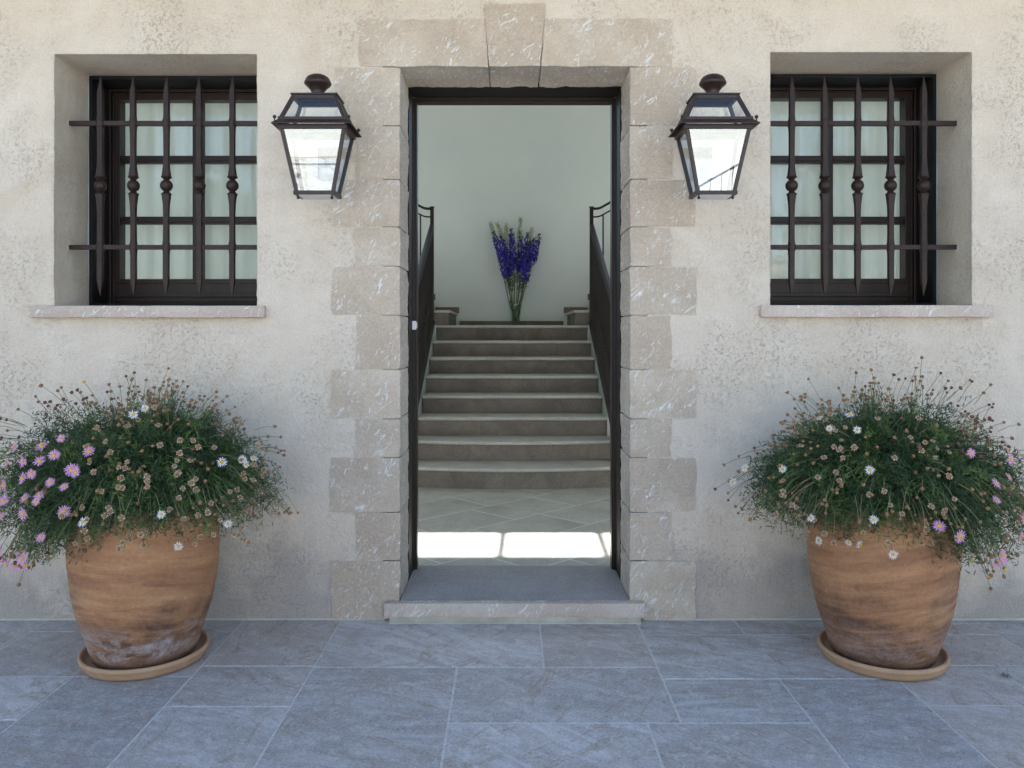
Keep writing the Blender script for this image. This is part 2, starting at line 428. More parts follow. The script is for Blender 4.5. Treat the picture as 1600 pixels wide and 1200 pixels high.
# terracotta -----------------------------------------------------------
def terracotta(name, zofs, dark, white):
    t = NT(name)
    # sweeps that climb a little round the pot: the turner's and the glaze brush's marks
    v = t.coords((1.3, 1.3, 6.0), (R(7), R(-9), 0))
    vv = t.coords()
    n1 = t.noise(v, 1.5, 9, 0.60, 0.5)
    n3 = t.noise(t.coords((1.6, 1.6, 20.0), (R(6), R(-8), 0)), 1.8, 6, 0.65, 0.5)
    n2 = t.noise(v, 6.5, 7, 0.72, 0.4)
    big = t.noise(t.coords((1, 1, 1.3)), 3.4, 5, 0.6, 0.4)
    col = t.ramp(n1, [(0.36, (0.25, 0.095, 0.040)), (0.46, (0.37, 0.155, 0.064)), (0.54, (0.46, 0.215, 0.092)), (0.66, (0.56, 0.315, 0.155))])
    col = t.mix(0.20, col, t.ramp(n3, [(0.42, (0.18, 0.080, 0.042)), (0.52, (0.40, 0.19, 0.09)), (0.62, (0.58, 0.34, 0.18))]))
    col = t.mix(0.14, col, t.ramp(n2, [(0.38, (0.18, 0.080, 0.04)), (0.62, (0.58, 0.34, 0.18))]))
    sep = t.n('ShaderNodeSeparateXYZ'); t.l(vv, sep.inputs[0])
    z = sep.outputs[2]
    # brown wash below the shoulder, its rim wandering
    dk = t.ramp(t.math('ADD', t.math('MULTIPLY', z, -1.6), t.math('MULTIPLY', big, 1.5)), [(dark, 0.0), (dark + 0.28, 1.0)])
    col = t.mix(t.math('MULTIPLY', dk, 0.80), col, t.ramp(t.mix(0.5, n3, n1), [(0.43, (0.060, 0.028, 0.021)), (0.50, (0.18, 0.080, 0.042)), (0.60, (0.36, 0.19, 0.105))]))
    # lime bloom low down
    wv = t.noise(t.coords((1.4, 1.4, 3.0)), 5.5, 8, 0.75, 0.5)
    band = t.ramp(z, [(0.02, 0.0), (0.05, 1.0), (0.11, 1.0), (0.19, 0.0)])
    wm = t.math('MULTIPLY', t.ramp(wv, [(0.44, 0.0), (0.58, 1.0)]), band)
    col = t.mix(t.math('MULTIPLY', t.math('MULTIPLY', wm, t.ramp(t.noise(vv, 38, 8, 0.8), [(0.35, 0.35), (0.6, 1.0)])), white), col, (0.46, 0.41, 0.40))
    sp = t.ramp(t.noise(vv, 60, 6, 0.8), [(0.60, 0.0), (0.68, 1.0)])
    col = t.mix(t.math('MULTIPLY', sp, 0.22), col, (0.62, 0.48, 0.36))
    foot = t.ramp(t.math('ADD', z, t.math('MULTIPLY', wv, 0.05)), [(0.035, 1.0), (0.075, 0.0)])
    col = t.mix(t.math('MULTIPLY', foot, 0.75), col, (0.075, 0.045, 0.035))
    b = t.bump(n2, 0.35, 0.008)
    b = t.bump(t.noise(vv, 90, 6, 0.75), 0.6, 0.004, b)
    col = t.mix(0.12, col, t.ramp(t.noise(vv, 75, 7, 0.8), [(0.38, (0.13, 0.06, 0.035)), (0.62, (0.68, 0.44, 0.27))]))
    return t.fin(col, t.ramp(n1, [(0.3, 0.5), (0.7, 0.7)]), b, 0.35)
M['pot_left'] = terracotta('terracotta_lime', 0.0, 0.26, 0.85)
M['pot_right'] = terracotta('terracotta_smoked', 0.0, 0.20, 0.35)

# ------------------------------------------------------------------ helpers: meshes
class MB:
    def __init__(s):
        s.v = []; s.f = []; s.mi = []
    def add(s, vs_, fs_, mi=0):
        o = len(s.v)
        s.v += [tuple(a) for a in vs_]
        s.f += [tuple(i + o for i in f) for f in fs_]
        s.mi += [mi] * len(fs_)
    def box(s, x0, x1, y0, y1, z0, z1, mi=0):
        s.add([(x0, y0, z0), (x1, y0, z0), (x1, y1, z0), (x0, y1, z0), (x0, y0, z1), (x1, y0, z1), (x1, y1, z1), (x0, y1, z1)],
              [(0, 3, 2, 1), (4, 5, 6, 7), (0, 1, 5, 4), (1, 2, 6, 5), (2, 3, 7, 6), (3, 0, 4, 7)], mi)
    def hexa(s, p, mi=0):
        s.add(p, [(0, 3, 2, 1), (4, 5, 6, 7), (0, 1, 5, 4), (1, 2, 6, 5), (2, 3, 7, 6), (3, 0, 4, 7)], mi)
    def prism(s, poly, a0, a1, axis='z', mi=0):
        n = len(poly)
        def P(u, w, a):
            return {'z': (u, w, a), 'y': (u, a, w), 'x': (a, u, w)}[axis]
        vs_ = [P(u, w, a0) for u, w in poly] + [P(u, w, a1) for u, w in poly]
        fs_ = [tuple(range(n))[::-1], tuple(range(n, 2 * n))] + [(i, (i + 1) % n, (i + 1) % n + n, i + n) for i in range(n)]
        s.add(vs_, fs_, mi)
    def tube(s, path, rad, n=8, mi=0, cap=True, square=False, phase=0.0):
        pts = [Vector(p) for p in path]
        if not hasattr(rad, '__len__'):
            rad = [rad] * len(pts)
        vs_ = []; fs_ = []
        up = None
        for i, p in enumerate(pts):
            d = (pts[min(i + 1, len(pts) - 1)] - pts[max(i - 1, 0)])
            if d.length < 1e-9: d = Vector((0, 0, 1))
            d.normalize()
            if up is None:
                up = Vector((0, 1, 0)) if abs(d.y) < 0.9 else Vector((1, 0, 0))
            a = d.cross(up).normalized(); b = a.cross(d).normalized()
            up = b
            for k in range(n):
                th = 2 * math.pi * k / n + phase
                vs_.append(p + (a * math.cos(th) + b * math.sin(th)) * rad[i])
        for i in range(len(pts) - 1):
            for k in range(n):
                fs_.append((i * n + k, i * n + (k + 1) % n, (i + 1) * n + (k + 1) % n, (i + 1) * n + k))
        if cap:
            fs_.append(tuple(range(n))[::-1]); fs_.append(tuple(range((len(pts) - 1) * n, len(pts) * n)))
        s.add(vs_, fs_, mi)
    def lathe(s, prof, n=48, c=(0, 0), mi=0, wob=0.0, close=False):
        vs_ = []; fs_ = []
        for j, (r, z) in enumerate(prof):
            for k in range(n):
                th = 2 * math.pi * k / n
                rr = r
                if wob:
                    rr = r * (1 + wob * noise.noise((math.cos(th) * 1.4, math.sin(th) * 1.4, z * 5)))
                vs_.append((c[0] + rr * math.cos(th), c[1] + rr * math.sin(th), z))
        for j in range(len(prof) - 1):
            for k in range(n):
                fs_.append((j * n + k, j * n + (k + 1) % n, (j + 1) * n + (k + 1) % n, (j + 1) * n + k))
        if close:
            fs_.append(tuple(range(n))[::-1])
            fs_.append(tuple(range((len(prof) - 1) * n, len(prof) * n)))
        s.add(vs_, fs_, mi)
    def ball(s, c, r, n=10, m=6, mi=0):
        prof = [(max(1e-4, r * math.sin(math.pi * j / m)), c[2] - r * math.cos(math.pi * j / m)) for j in range(m + 1)]
        s.lathe(prof, n, (c[0], c[1]), mi)
    def mesh(s, name, mats, smooth=False, sharp=35):
        me = bpy.data.meshes.new(name)
        me.from_pydata(s.v, [], s.f)
        if not isinstance(mats, (list, tuple)): mats = [mats]
        for m in mats: me.materials.append(m)
        if any(s.mi):
            me.polygons.foreach_set('material_index', s.mi)
        if smooth:
            me.polygons.foreach_set('use_smooth', [True] * len(me.polygons))
            if sharp < 180:
                me.set_sharp_from_angle(angle=R(sharp))
        me.update()
        return me
    def build(s, name, mats, parent=None, smooth=False, loc=(0, 0, 0), sharp=35, bevel=0.0):
        return link(name, s.mesh(name, mats, smooth, sharp), parent, loc, bevel)

def link(name, me, parent=None, loc=(0, 0, 0), bevel=0.0, rot=None):
    o = bpy.data.objects.new(name, me)
    C.objects.link(o)
    o.location = loc
    if rot: o.rotation_euler = rot
    if parent is not None:
        o.parent = parent
    if bevel:
        b = o.modifiers.new('bevel', 'BEVEL'); b.width = bevel; b.segments = 2; b.limit_method = 'ANGLE'; b.angle_limit = R(40)
    return o

def thing(name, label, cat, loc=(0, 0, 0), rz=0, group=None):
    o = bpy.data.objects.new(name, None)
    o.empty_display_size = 0.2
    C.objects.link(o)
    o.location = loc; o.rotation_euler = (0, 0, rz)
    return tag(o, label, cat, group)

def tag(o, label=None, cat=None, group=None, kind=None):
    if label: o['label'] = label
    if cat: o['category'] = cat
    if group: o['group'] = group
    if kind: o['kind'] = kind
    return o

def copy_tree(o, parent=None):
    c = o.copy(); C.objects.link(c); c.parent = parent
    for ch in [x for x in list(C.objects) if x.parent == o]:
        copy_tree(ch, c)
    return c

def lumpbox(x0, x1, y0, y1, z0, z1, cell, amp, seed, chip=0.003, shape=None, amps=None, split=False):
    """subdivided box with an uneven skin and slightly worn edges"""
    idx = {}; V = []; F = []
    nx = max(1, round((x1 - x0) / cell)); ny = max(1, round((y1 - y0) / cell)); nz = max(1, round((z1 - z0) / cell))
    def vid(i, j, k):
        key = (i, j, k)
        if key in idx: return idx[key]
        x = x0 + (x1 - x0) * i / nx; y = y0 + (y1 - y0) * j / ny; z = z0 + (z1 - z0) * k / nz
        on = (i in (0, nx)) + (j in (0, ny)) + (k in (0, nz))
        p = Vector((x, y, z))
        q = (p + Vector((seed * 3.7, seed * 1.3, seed * 5.1)))
        a = amp
        nn = noise.noise(q * 9) + 0.6 * noise.noise(q * 27) + 0.4 * noise.noise(q * 60)
        d = nn * a
        if i == 0: x -= d * (amps[0] if amps else 1)
        if i == nx: x += d * (amps[0] if amps else 1)
        if j == 0: y -= d * (amps[1] if amps else 1)
        if j == ny: y += d
        if k == 0: z -= d * (amps[2] if amps else 0.3)
        if k == nz: z += d * (amps[2] if amps else 0.3)
        if on >= 2:
            c = chip * (0.35 + max(0, noise.noise(q * 22)) * 1.8)
            if i == 0: x += c
            if i == nx: x -= c
            if j == 0: y += c
            if j == ny: y -= c
            if k == 0: z += c * 0.5
            if k == nz: z -= c * 0.5
        if shape: x, y, z = shape(x, y, z)
        V.append((x, y, z)); idx[key] = len(V) - 1
        return idx[key]
    for i in range(nx):
        for k in range(nz):
            F.append((vid(i, 0, k), vid(i + 1, 0, k), vid(i + 1, 0, k + 1), vid(i, 0, k + 1)))
            F.append((vid(i, ny, k), vid(i, ny, k + 1), vid(i + 1, ny, k + 1), vid(i + 1, ny, k)))
    for j in range(ny):
        for k in range(nz):
            F.append((vid(0, j, k), vid(0, j, k + 1), vid(0, j + 1, k + 1), vid(0, j + 1, k)))
            F.append((vid(nx, j, k), vid(nx, j + 1, k), vid(nx, j + 1, k + 1), vid(nx, j, k + 1)))
    nside = len(F)
    for i in range(nx):
        for j in range(ny):
            F.append((vid(i, j, 0), vid(i, j + 1, 0), vid(i + 1, j + 1, 0), vid(i + 1, j, 0)))
            F.append((vid(i, j, nz), vid(i + 1, j, nz), vid(i + 1, j + 1, nz), vid(i, j + 1, nz)))
    mb = MB(); mb.add(V, F)
    if split:
        nf = 2 * nx * nz
        for q in range(nf, len(F)): mb.mi[q] = 1
    return mb

# ------------------------------------------------------------------ ground
mb = MB(); mb.box(-300, 300, -300, 300, -0.6, -0.05)
tag(mb.build('ground', M['ground']), kind='structure')
mb = MB(); mb.box(-7, 7, -5.2, -0.002, -0.045, -0.0018)
terrace = tag(mb.build('terrace', M['grout']), kind='structure')
mb = MB(); mb.box(-16, 16, -17.6, -5.2, -0.045, -0.002)
tag(mb.build('courtyard', M['paving']), kind='structure')

def slab(name, poly, z0, z1, mat, parent, seed=0, step=0.035, jit=0.0011, ch=0.0018):
    """flag with a hand-cut wandering edge and a small worn arris"""
    cx = sum(p[0] for p in poly) / len(poly); cy = sum(p[1] for p in poly) / len(poly)
    pts = []
    n = len(poly)
    for i in range(n):
        a = Vector(poly[i]); b = Vector(poly[(i + 1) % n])
        L = (b - a).length; m = max(1, int(L / step))
        nrm = Vector(((b - a).y, -(b - a).x)).normalized()
        for k in range(m):
            p = a + (b - a) * k / m
            q = Vector((p.x * 14 + seed, p.y * 14, seed * 0.7))
            p = p + nrm * (noise.noise(q) * jit + noise.noise(q * 3.1) * jit * 0.8)
            pts.append((p.x - cx, p.y - cy))
    m = len(pts)
    inner = []
    for i, p in enumerate(pts):
        a = Vector(pts[i - 1]); b = Vector(pts[(i + 1) % m])
        d = (b - a).normalized(); nn = Vector((-d.y, d.x))
        inner.append((p[0] + nn.x * ch, p[1] + nn.y * ch))
    mb = MB()
    V = [(x, y, z0) for x, y in pts] + [(x, y, z1 - ch * 0.6) for x, y in pts] + [(x, y, z1) for x, y in inner]
    F = [tuple(range(m))[::-1], tuple(range(2 * m, 3 * m))]
    for i in range(m):
        j = (i + 1) % m
        F.append((i, j, m + j, m + i)); F.append((m + i, m + j, 2 * m + j, 2 * m + i))
    mb.add(V, F)
    return mb.build(name, mat, parent, loc=(cx, cy, 0))

g = 0.0042  # half joint
tiles = [
    (-2.9, -2.118, -0.601, -0.004), (-2.118, -1.226, -0.148, -0.004), (-2.118, -1.226, -0.601, -0.148),
    (-3.2, -1.675, -0.94, -0.601), (-1.675, -1.226, -1.30, -0.601), (-2.3, -1.675, -1.55, -0.94), (-3.2, -2.3, -1.55, -0.94),
    (-1.226, -0.787, -0.508, -0.004), (-1.226, -0.787, -0.844, -0.508), (-1.226, -0.787, -1.60, -0.844),
    (-0.787, 0.108, -0.52, -0.004), (0.108, 0.548, -0.52, -0.004),
    (-0.787, -0.2295, -1.45, -0.52), (-0.2295, 0.548, -0.962, -0.52), (-0.2295, 0.434, -1.62, -0.962),
    (0.548, 0.991, -0.184, -0.004), (0.991, 1.50, -0.184, -0.004), (0.548, 1.43, -0.624, -0.184),
    (0.548, 0.987, -0.962, -0.624), (0.434, 0.987, -1.50, -0.962), (0.987, 1.43, -1.40, -0.624),
    (1.50, 2.083, -0.048, -0.004), (1.50, 2.083, -0.184, -0.048), (1.43, 2.083, -0.502, -0.184), (2.083, 2.9, -0.502, -0.004), (1.43, 1.862, -0.837, -0.502), (1.862, 2.9, -0.837, -0.502),
    (1.43, 2.30, -1.30, -0.837), (2.30, 2.9, -1.30, -0.837),
]
rt = random.Random(3)
k = 0
def tile(x0, x1, y0, y1):
    global k
    k += 1
    dz = rt.uniform(-0.0008, 0.0008)
    slab('tile', [(x0 + g, y0 + g), (x1 - g, y0 + g), (x1 - g, y1 - g), (x0 + g, y1 - g)], -0.03, dz, M['flag'], terrace, seed=k * 7.3)
for tl in tiles:
    tile(*tl)
# on towards and past the camera, laid in the same broken columns
cols = [(-3.2, -2.3, -1.55), (-2.3, -1.675, -1.55), (-1.675, -1.226, -1.30), (-1.226, -0.787, -1.60), (-0.787, -0.2295, -1.45), (-0.2295, 0.434, -1.62),
        (0.434, 0.987, -1.50), (0.987, 1.43, -1.40), (1.43, 2.30, -1.30), (2.30, 2.9, -1.30)]
for x0, x1, ys in cols:
    y = ys
    while y > -5.15:
        ln = min(rt.choice((0.4, 0.6, 0.75, 0.9)), y + 5.2)
        if y - ln < -5.0: ln = y + 5.2
        tile(x0, x1, y - ln, y)
        y -= ln
for sx in (-1, 1):
    xx = 2.9 if sx > 0 else 3.2
    for w in (0.55, 0.7, 0.45, 0.9, 0.6):
        y = -0.004
        while y > -5.15:
            ln = rt.choice((0.5, 0.7, 0.9))
            if y - ln < -5.0: ln = y + 5.2
            a, b = (xx, xx + w) if sx > 0 else (-xx - w, -xx)
            if not (sx < 0 and a < -7):
                tile(a, b, y - ln, y)
            y -= ln
        xx += w
tile(-3.2, -2.9, -0.601, -0.004)

# ------------------------------------------------------------------ the house
house = thing('house', 'cream stucco house front with stone framed open doorway and two barred windows', 'house')
WL = (-2.092, -1.172, 1.423, 2.566)     # left window opening
WR = (1.160, 2.074, 1.425, 2.575)       # right window opening
DOOR = 0.52; DTOP = 2.505; FL = 0.09; REV = 0.296; WIN = 0.53

def axis(fixed, lo, hi, fine_lo, fine_hi, step, coarse):
    s = set(fixed) | {lo, hi}
    x = fine_lo
    while x < fine_hi:
        if all(abs(x - f) > step * 0.45 for f in fixed): s.add(round(x, 5))
        x += step
    for a, b in ((lo, fine_lo), (fine_hi, hi)):
        x = a
        while x < b:
            s.add(round(x, 5)); x += coarse
    return sorted(s)
holes = [WL, WR]
DH = (-0.60, 0.60, -0.2, 2.60)
fx = []; fz = []
for h in holes:
    fx += [h[0], h[1], h[0] - 0.007, h[1] + 0.007]
    fz += [h[2], h[3], h[3] + 0.007]
fx += [DH[0], DH[1]]; fz += [DH[3]]
xs = axis(fx, -6.5, 6.5, -2.9, 2.9, 0.022, 0.3)
zs = axis(fz, -0.1, 3.54, 0.0, 3.0, 0.022, 0.2)
idx = {}; V = []; F = []
def fv(x, y, z):
    key = (round(x, 5), round(y, 5), round(z, 5))
    if key in idx: return idx[key]
    p = Vector((x, y, z))
    yy = y
    onedge = any((abs(x - h[0]) < 1e-4 or abs(x - h[1]) < 1e-4) and h[2] - 1e-4 <= z <= h[3] + 1e-4 or
                 (abs(z - h[3]) < 1e-4 and h[0] - 1e-4 <= x <= h[1] + 1e-4) for h in holes) and abs(y) < 1e-6
    if onedge: yy = 0.005
    d = noise.noise(p * 5) * 0.003 + noise.noise(p * 24) * 0.0016 + noise.noise(p * 55) * 0.0009
    e = noise.noise(p * 30 + Vector((9, 9, 9))) * 0.0016
    V.append((x + (d * 0.7 + e if y > 0 or onedge else 0), yy + d, z + (d * 0.5 if y > 0 or onedge else 0)))
    idx[key] = len(V) - 1
    return idx[key]
def inside(x, z, h): return h[0] < x < h[1] and h[2] < z < h[3]
for i in range(len(xs) - 1):
    for j in range(len(zs) - 1):
        mx = (xs[i] + xs[i + 1]) / 2; mz = (zs[j] + zs[j + 1]) / 2
        if any(inside(mx, mz, h) for h in holes) or inside(mx, mz, DH): continue
        F.append((fv(xs[i], 0, zs[j]), fv(xs[i + 1], 0, zs[j]), fv(xs[i + 1], 0, zs[j + 1]), fv(xs[i], 0, zs[j + 1])))
ysr = [0, 0.008] + [0.008 + (REV - 0.008) * k / 13 for k in range(1, 14)]
for h in holes:
    zz = [z for z in zs if h[2] - 1e-6 <= z <= h[3] + 1e-6]
    xx = [x for x in xs if h[0] - 1e-6 <= x <= h[1] + 1e-6]
    for a in range(len(ysr) - 1):
        y0, y1 = ysr[a], ysr[a + 1]
        for j in range(len(zz) - 1):
            F.append((fv(h[0], y0, zz[j]), fv(h[0], y0, zz[j + 1]), fv(h[0], y1, zz[j + 1]), fv(h[0], y1, zz[j])))
            F.append((fv(h[1], y0, zz[j]), fv(h[1], y1, zz[j]), fv(h[1], y1, zz[j + 1]), fv(h[1], y0, zz[j + 1])))
        for i in range(len(xx) - 1):
            F.append((fv(xx[i], y0, h[3]), fv(xx[i + 1], y0, h[3]), fv(xx[i + 1], y1, h[3]), fv(xx[i], y1, h[3])))
mb = MB(); mb.add(V, F)
fac = mb.build('wall', M['stucco'], house, smooth=True, sharp=180)

# masonry behind the stucco skin
mb = MB()
cy0, cy1 = REV, WIN
def core(x0, x1, z0, z1, y0=REV + 0.002, y1=WIN): mb.box(x0, x1, y0, y1, z0, z1)
core(-6.5, WL[0] - 0.0, -0.1, 3.655); core(WL[1], -0.56, -0.1, 3.655); core(0.56, WR[0], -0.1, 3.655); core(WR[1], 6.5, -0.1, 3.655)
core(WL[0], WL[1], -0.1, WL[2] - 0.002); core(WL[0], WL[1], WL[3] + 0.002, 3.655)
core(WR[0], WR[1], -0.1, WR[2] - 0.002); core(WR[0], WR[1], WR[3] + 0.002, 3.655)
core(-0.56, 0.56, DTOP + 0.03, 3.655)
# end and rear walls of the house shell
mb.box(-6.5, -6.2, 0.54, 6.5, -0.1, 3.655); mb.box(6.2, 6.5, 0.54, 6.5, -0.1, 3.655)
mb.build('wall', M['plaster'], house)

# interior shell; rear wall with clerestory openings high above the stairs
YB0, YB1 = 6.202, 6.322
CL = [(-1.22, 1.10, 4.44, 4.965), (-3.15, -1.40, 2.6, 5.5), (1.40, 3.15, 2.6, 5.5)]  # first is implied by the sun strip; side pair added unseen to brighten hall
mb = MB()
mb.box(-3.4, -3.2, WIN + 0.002, 6.2, 0.0, 5.95); mb.box(3.2, 3.4, WIN + 0.002, 6.2, 0.0, 5.95)
bx_ = sorted({-3.4, 3.4} | {a for c in CL for a in c[:2]})
bz_ = sorted({0.0, 6.025} | {a for c in CL for a in c[2:]})
for a, b in zip(bx_[:-1], bx_[1:]):
    for c_, d_ in zip(bz_[:-1], bz_[1:]):
        if any(w[0] < (a + b) / 2 < w[1] and w[2] < (c_ + d_) / 2 < w[3] for w in CL): continue
        mb.box(a, b, YB0, YB1, c_, d_)
iw = tag(mb.build('interior_wall', M['plaster']), kind='structure')
for w in CL:
    mb = MB()
    mb.add([(w[0], 0, w[2]), (w[1], 0, w[2]), (w[1], 0, w[3]), (w[0], 0, w[3])], [(0, 1, 2, 3)])
    wi = mb.build('unseen_clerestory', M['skyglass'], iw, loc=(0, YB0 + 0.06, 0))
    xs_ = [-1.09, -0.51, 0.07, 0.65] if w[0] > -1.3 and w[1] < 1.3 else [(w[0] + w[1]) / 2]
    for x in xs_:
        hw = 0.028 if w[0] > -1.3 and w[1] < 1.3 else 0.02
        mb = MB(); mb.box(-hw, hw, YB0 + 0.035, YB0 + 0.085, w[2], w[3])
        mb.build('mullion', M['iron'], wi, loc=(x, -YB0 - 0.06, 0))

# roof: pent roof with an unseen deep eave, added to block sky light at the wall top; the hall's rear wall has clerestory windows under it
SL = 0.40
def rz(y): return 3.55 + SL * y
EAVE = -1.0
def wedge(x0, x1, y0, y1, a, b):
    mb = MB()
    mb.hexa([(x0, y0, rz(y0) + a), (x1, y0, rz(y0) + a), (x1, y1, rz(y1) + a), (x0, y1, rz(y1) + a),
             (x0, y0, rz(y0) + b), (x1, y0, rz(y0) + b), (x1, y1, rz(y1) + b), (x0, y1, rz(y1) + b)])
    return mb
roof = wedge(-6.9, 6.9, EAVE + 0.05, 6.6, 0.0, 0.12).build('roof', M['soffit'], house)
wedge(-6.95, 6.95, EAVE, 6.65, 0.123, 0.18).build('roof_covering', M['roof'], roof)

# ------------------------------------------------------------------ door surround
mb = MB()
for sx in (-1, 1):
    a, b = sorted((sx * 0.534, sx * 0.62)); mb.box(a, b, 0.012, REV - 0.004, 0.0, 2.50)
mb.box(-0.62, 0.62, 0.012, REV - 0.004, 2.53, 2.64)
surround = mb.build('door_surround', M['grout'], house)
Z = lambda py: EYE + (524 - py) / 344.4
X = lambda px: (px - 796) / 344.4 - 0.025
rows = [105, 197, 280.5, 355, 416.5, 492.5, 577.3, 654, 714.5, 800, 875.5, 968]
jg = 0.0022
rs = random.Random(5)
for side in (-1, 1):
    for i in range(11):
        wide = (i % 2 == 0)
        if side < 0: outer = X(517 if wide else 556) + (X(523) - X(517) if i == 0 else 0)
        else: outer = X(1087.5 if wide else 1049.5)
        outer += rs.uniform(-0.004, 0.004)
        z1 = Z(rows[i]) - jg; z0 = Z(rows[i + 1]) + jg
        if i == 10: z0 = 0.002
        x0, x1 = (outer, -DOOR) if side < 0 else (DOOR, outer)
        pro = rs.uniform(-0.002, 0.002)
        if i == 0:
            z1 = DTOP + 0.001 if False else z1
        m_ = lumpbox(x0, x1, -0.006 + pro, REV, z0, z1, 0.019, 0.0034, 11 * i + (50 if side > 0 else 0) + 3, 0.003, amps=(1.5, 0.8, 0.15), split=True)
        # move origin to the stone's middle so each stone takes its own figure
        c = Vector(((x0 + x1) / 2, 0.1, (z0 + z1) / 2))
        m_.v = [(a - c.x, b - c.y, d - c.z) for a, b, d in m_.v]
        m_.build('stone', [M['stone'], M['split']], surround, smooth=True, loc=c, sharp=38)
# lintel: two long stones and the keystone
zb = DTOP; zt = Z(30)
kb0, kb1, kt0, kt1 = X(764), X(844.5), X(756.5), X(852)
ztk = Z(7)
def keyx(x, y, z, s):
    return x
def lint(x0, x1, z0, z1, seed, shp=None):
    m_ = lumpbox(x0, x1, -0.007, REV, z0, z1, 0.019, 0.0034, seed, 0.003, shape=shp, amps=(0.15, 0.8, 1.4), split=True)
    c = Vector(((x0 + x1) / 2, 0.1, (z0 + z1) / 2))
    m_.v = [(a - c.x, b - c.y, d - c.z) for a, b, d in m_.v]
    m_.build('stone', [M['stone'], M['split']], surround, smooth=True, loc=c, sharp=38)
def left_shape(x, y, z):
    t_ = (z - zb) / (ztk - zb); e = kb0 + (kt0 - kb0) * t_ - 0.002
    u = (x - X(561)) / (kb0 - X(561)); return (X(561) + u * (e - X(561)), y, z)
def right_shape(x, y, z):
    t_ = (z - zb) / (ztk - zb); e = kb1 + (kt1 - kb1) * t_ + 0.002
    u = (x - kb1) / (X(1050) - kb1); return (e + u * (X(1050) - e), y, z)
def key_shape(x, y, z):
    t_ = (z - zb) / (ztk - zb); a = kb0 + (kt0 - kb0) * t_; b = kb1 + (kt1 - kb1) * t_
    u = (x - kb0) / (kb1 - kb0); return (a + u * (b - a), y - 0.004, z)
lint(X(561), kb0, zb + 0.002, zt, 71, left_shape)
lint(kb1, X(1050), zb + 0.002, zt, 77, right_shape)
lint(kb0, kb1, zb + 0.001, ztk, 83, key_shape)

# ------------------------------------------------------------------ doorstep
m_ = lumpbox(-0.586, 0.582, -0.052, -0.009, 0.027, FL, 0.016, 0.0022, 91, 0.004, amps=(0.6, 0.8, 0.2))
step = m_.build('doorstep', M['sill_stone'], house, smooth=True, sharp=40)
m_ = lumpbox(-DOOR + 0.002, DOOR - 0.002, -0.0085, 0.533, 0.02, FL + 0.0006, 0.03, 0.0006, 92, 0.001)
m_.build('threshold', M['threshold'], step, smooth=True, sharp=40)
mb = MB()
prof = [(-0.012, 0.0265), (-0.020, 0.0262), (-0.024, 0.018), (-0.031, 0.010), (-0.043, 0.0045), (-0.056, 0.0022), (-0.056, -0.002), (-0.012, -0.002)]
mb.prism(prof, -0.565, 0.565, 'x')
mb.build('plinth', M['plinth'], step, smooth=True)
# pale fillet of mortar along the foot of the wall
mb = MB()
mb.prism([(0.004, -0.003), (-0.007, -0.003), (-0.006, 0.003), (0.004, 0.007)], -6.4, -0.59, 'x')
mb.prism([(0.004, -0.003), (-0.007, -0.003), (-0.006, 0.003), (0.004, 0.007)], 0.59, 6.4, 'x')
mb.build('skirting_joint', M['plinth'], house)

# ------------------------------------------------------------------ door frame
mb = MB()
for sx in (-1, 1):
    a, b = sorted((sx * 0.5185, sx * 0.56)); mb.box(a, b, REV + 0.001, 0.452, 0.0, DTOP - 0.0015)
mb.box(-0.56, 0.56, REV + 0.0015, 0.452, DTOP, DTOP + 0.028)
dframe = mb.build('door_frame', M['black'], house)
mb = MB()
for sx in (-1, 1):
    for x_, w_, y0, y1 in ((0.507, 0.054, 0.4525, 0.53), (0.513, 0.008, 0.446, 0.4523), (0.4985, 0.0083, 0.462, 0.525)):
        a, b = sorted((sx * x_, sx * (x_ + w_))); mb.box(a, b, y0, y1, 0.091, DTOP - 0.0005 - (x_ - 0.49) * 0.1)
mb.box(-0.5065, 0.5065, 0.453, 0.5295, DTOP - 0.014, DTOP + 0.03)
mb.box(-0.5125, 0.5125, 0.4465, 0.4525, DTOP - 0.006, DTOP - 0.0015)
mb.box(-0.498, 0.498, 0.4625, 0.5245, DTOP - 0.021, DTOP - 0.0142)
mb.build('moulding', M['wood'], dframe, bevel=0.0015)
mb = MB()
mb.box(-0.5182, -0.499, 0.418, 0.4455, 1.318, 1.362)
mb.box(-0.4988, -0.4945, 0.424, 0.440, 1.326, 1.354, 1)
s_ = mb.build('lock_keep', [M['white'], M['white']], dframe, bevel=0.002)
# (white plastic keep fixed on the left jamb)

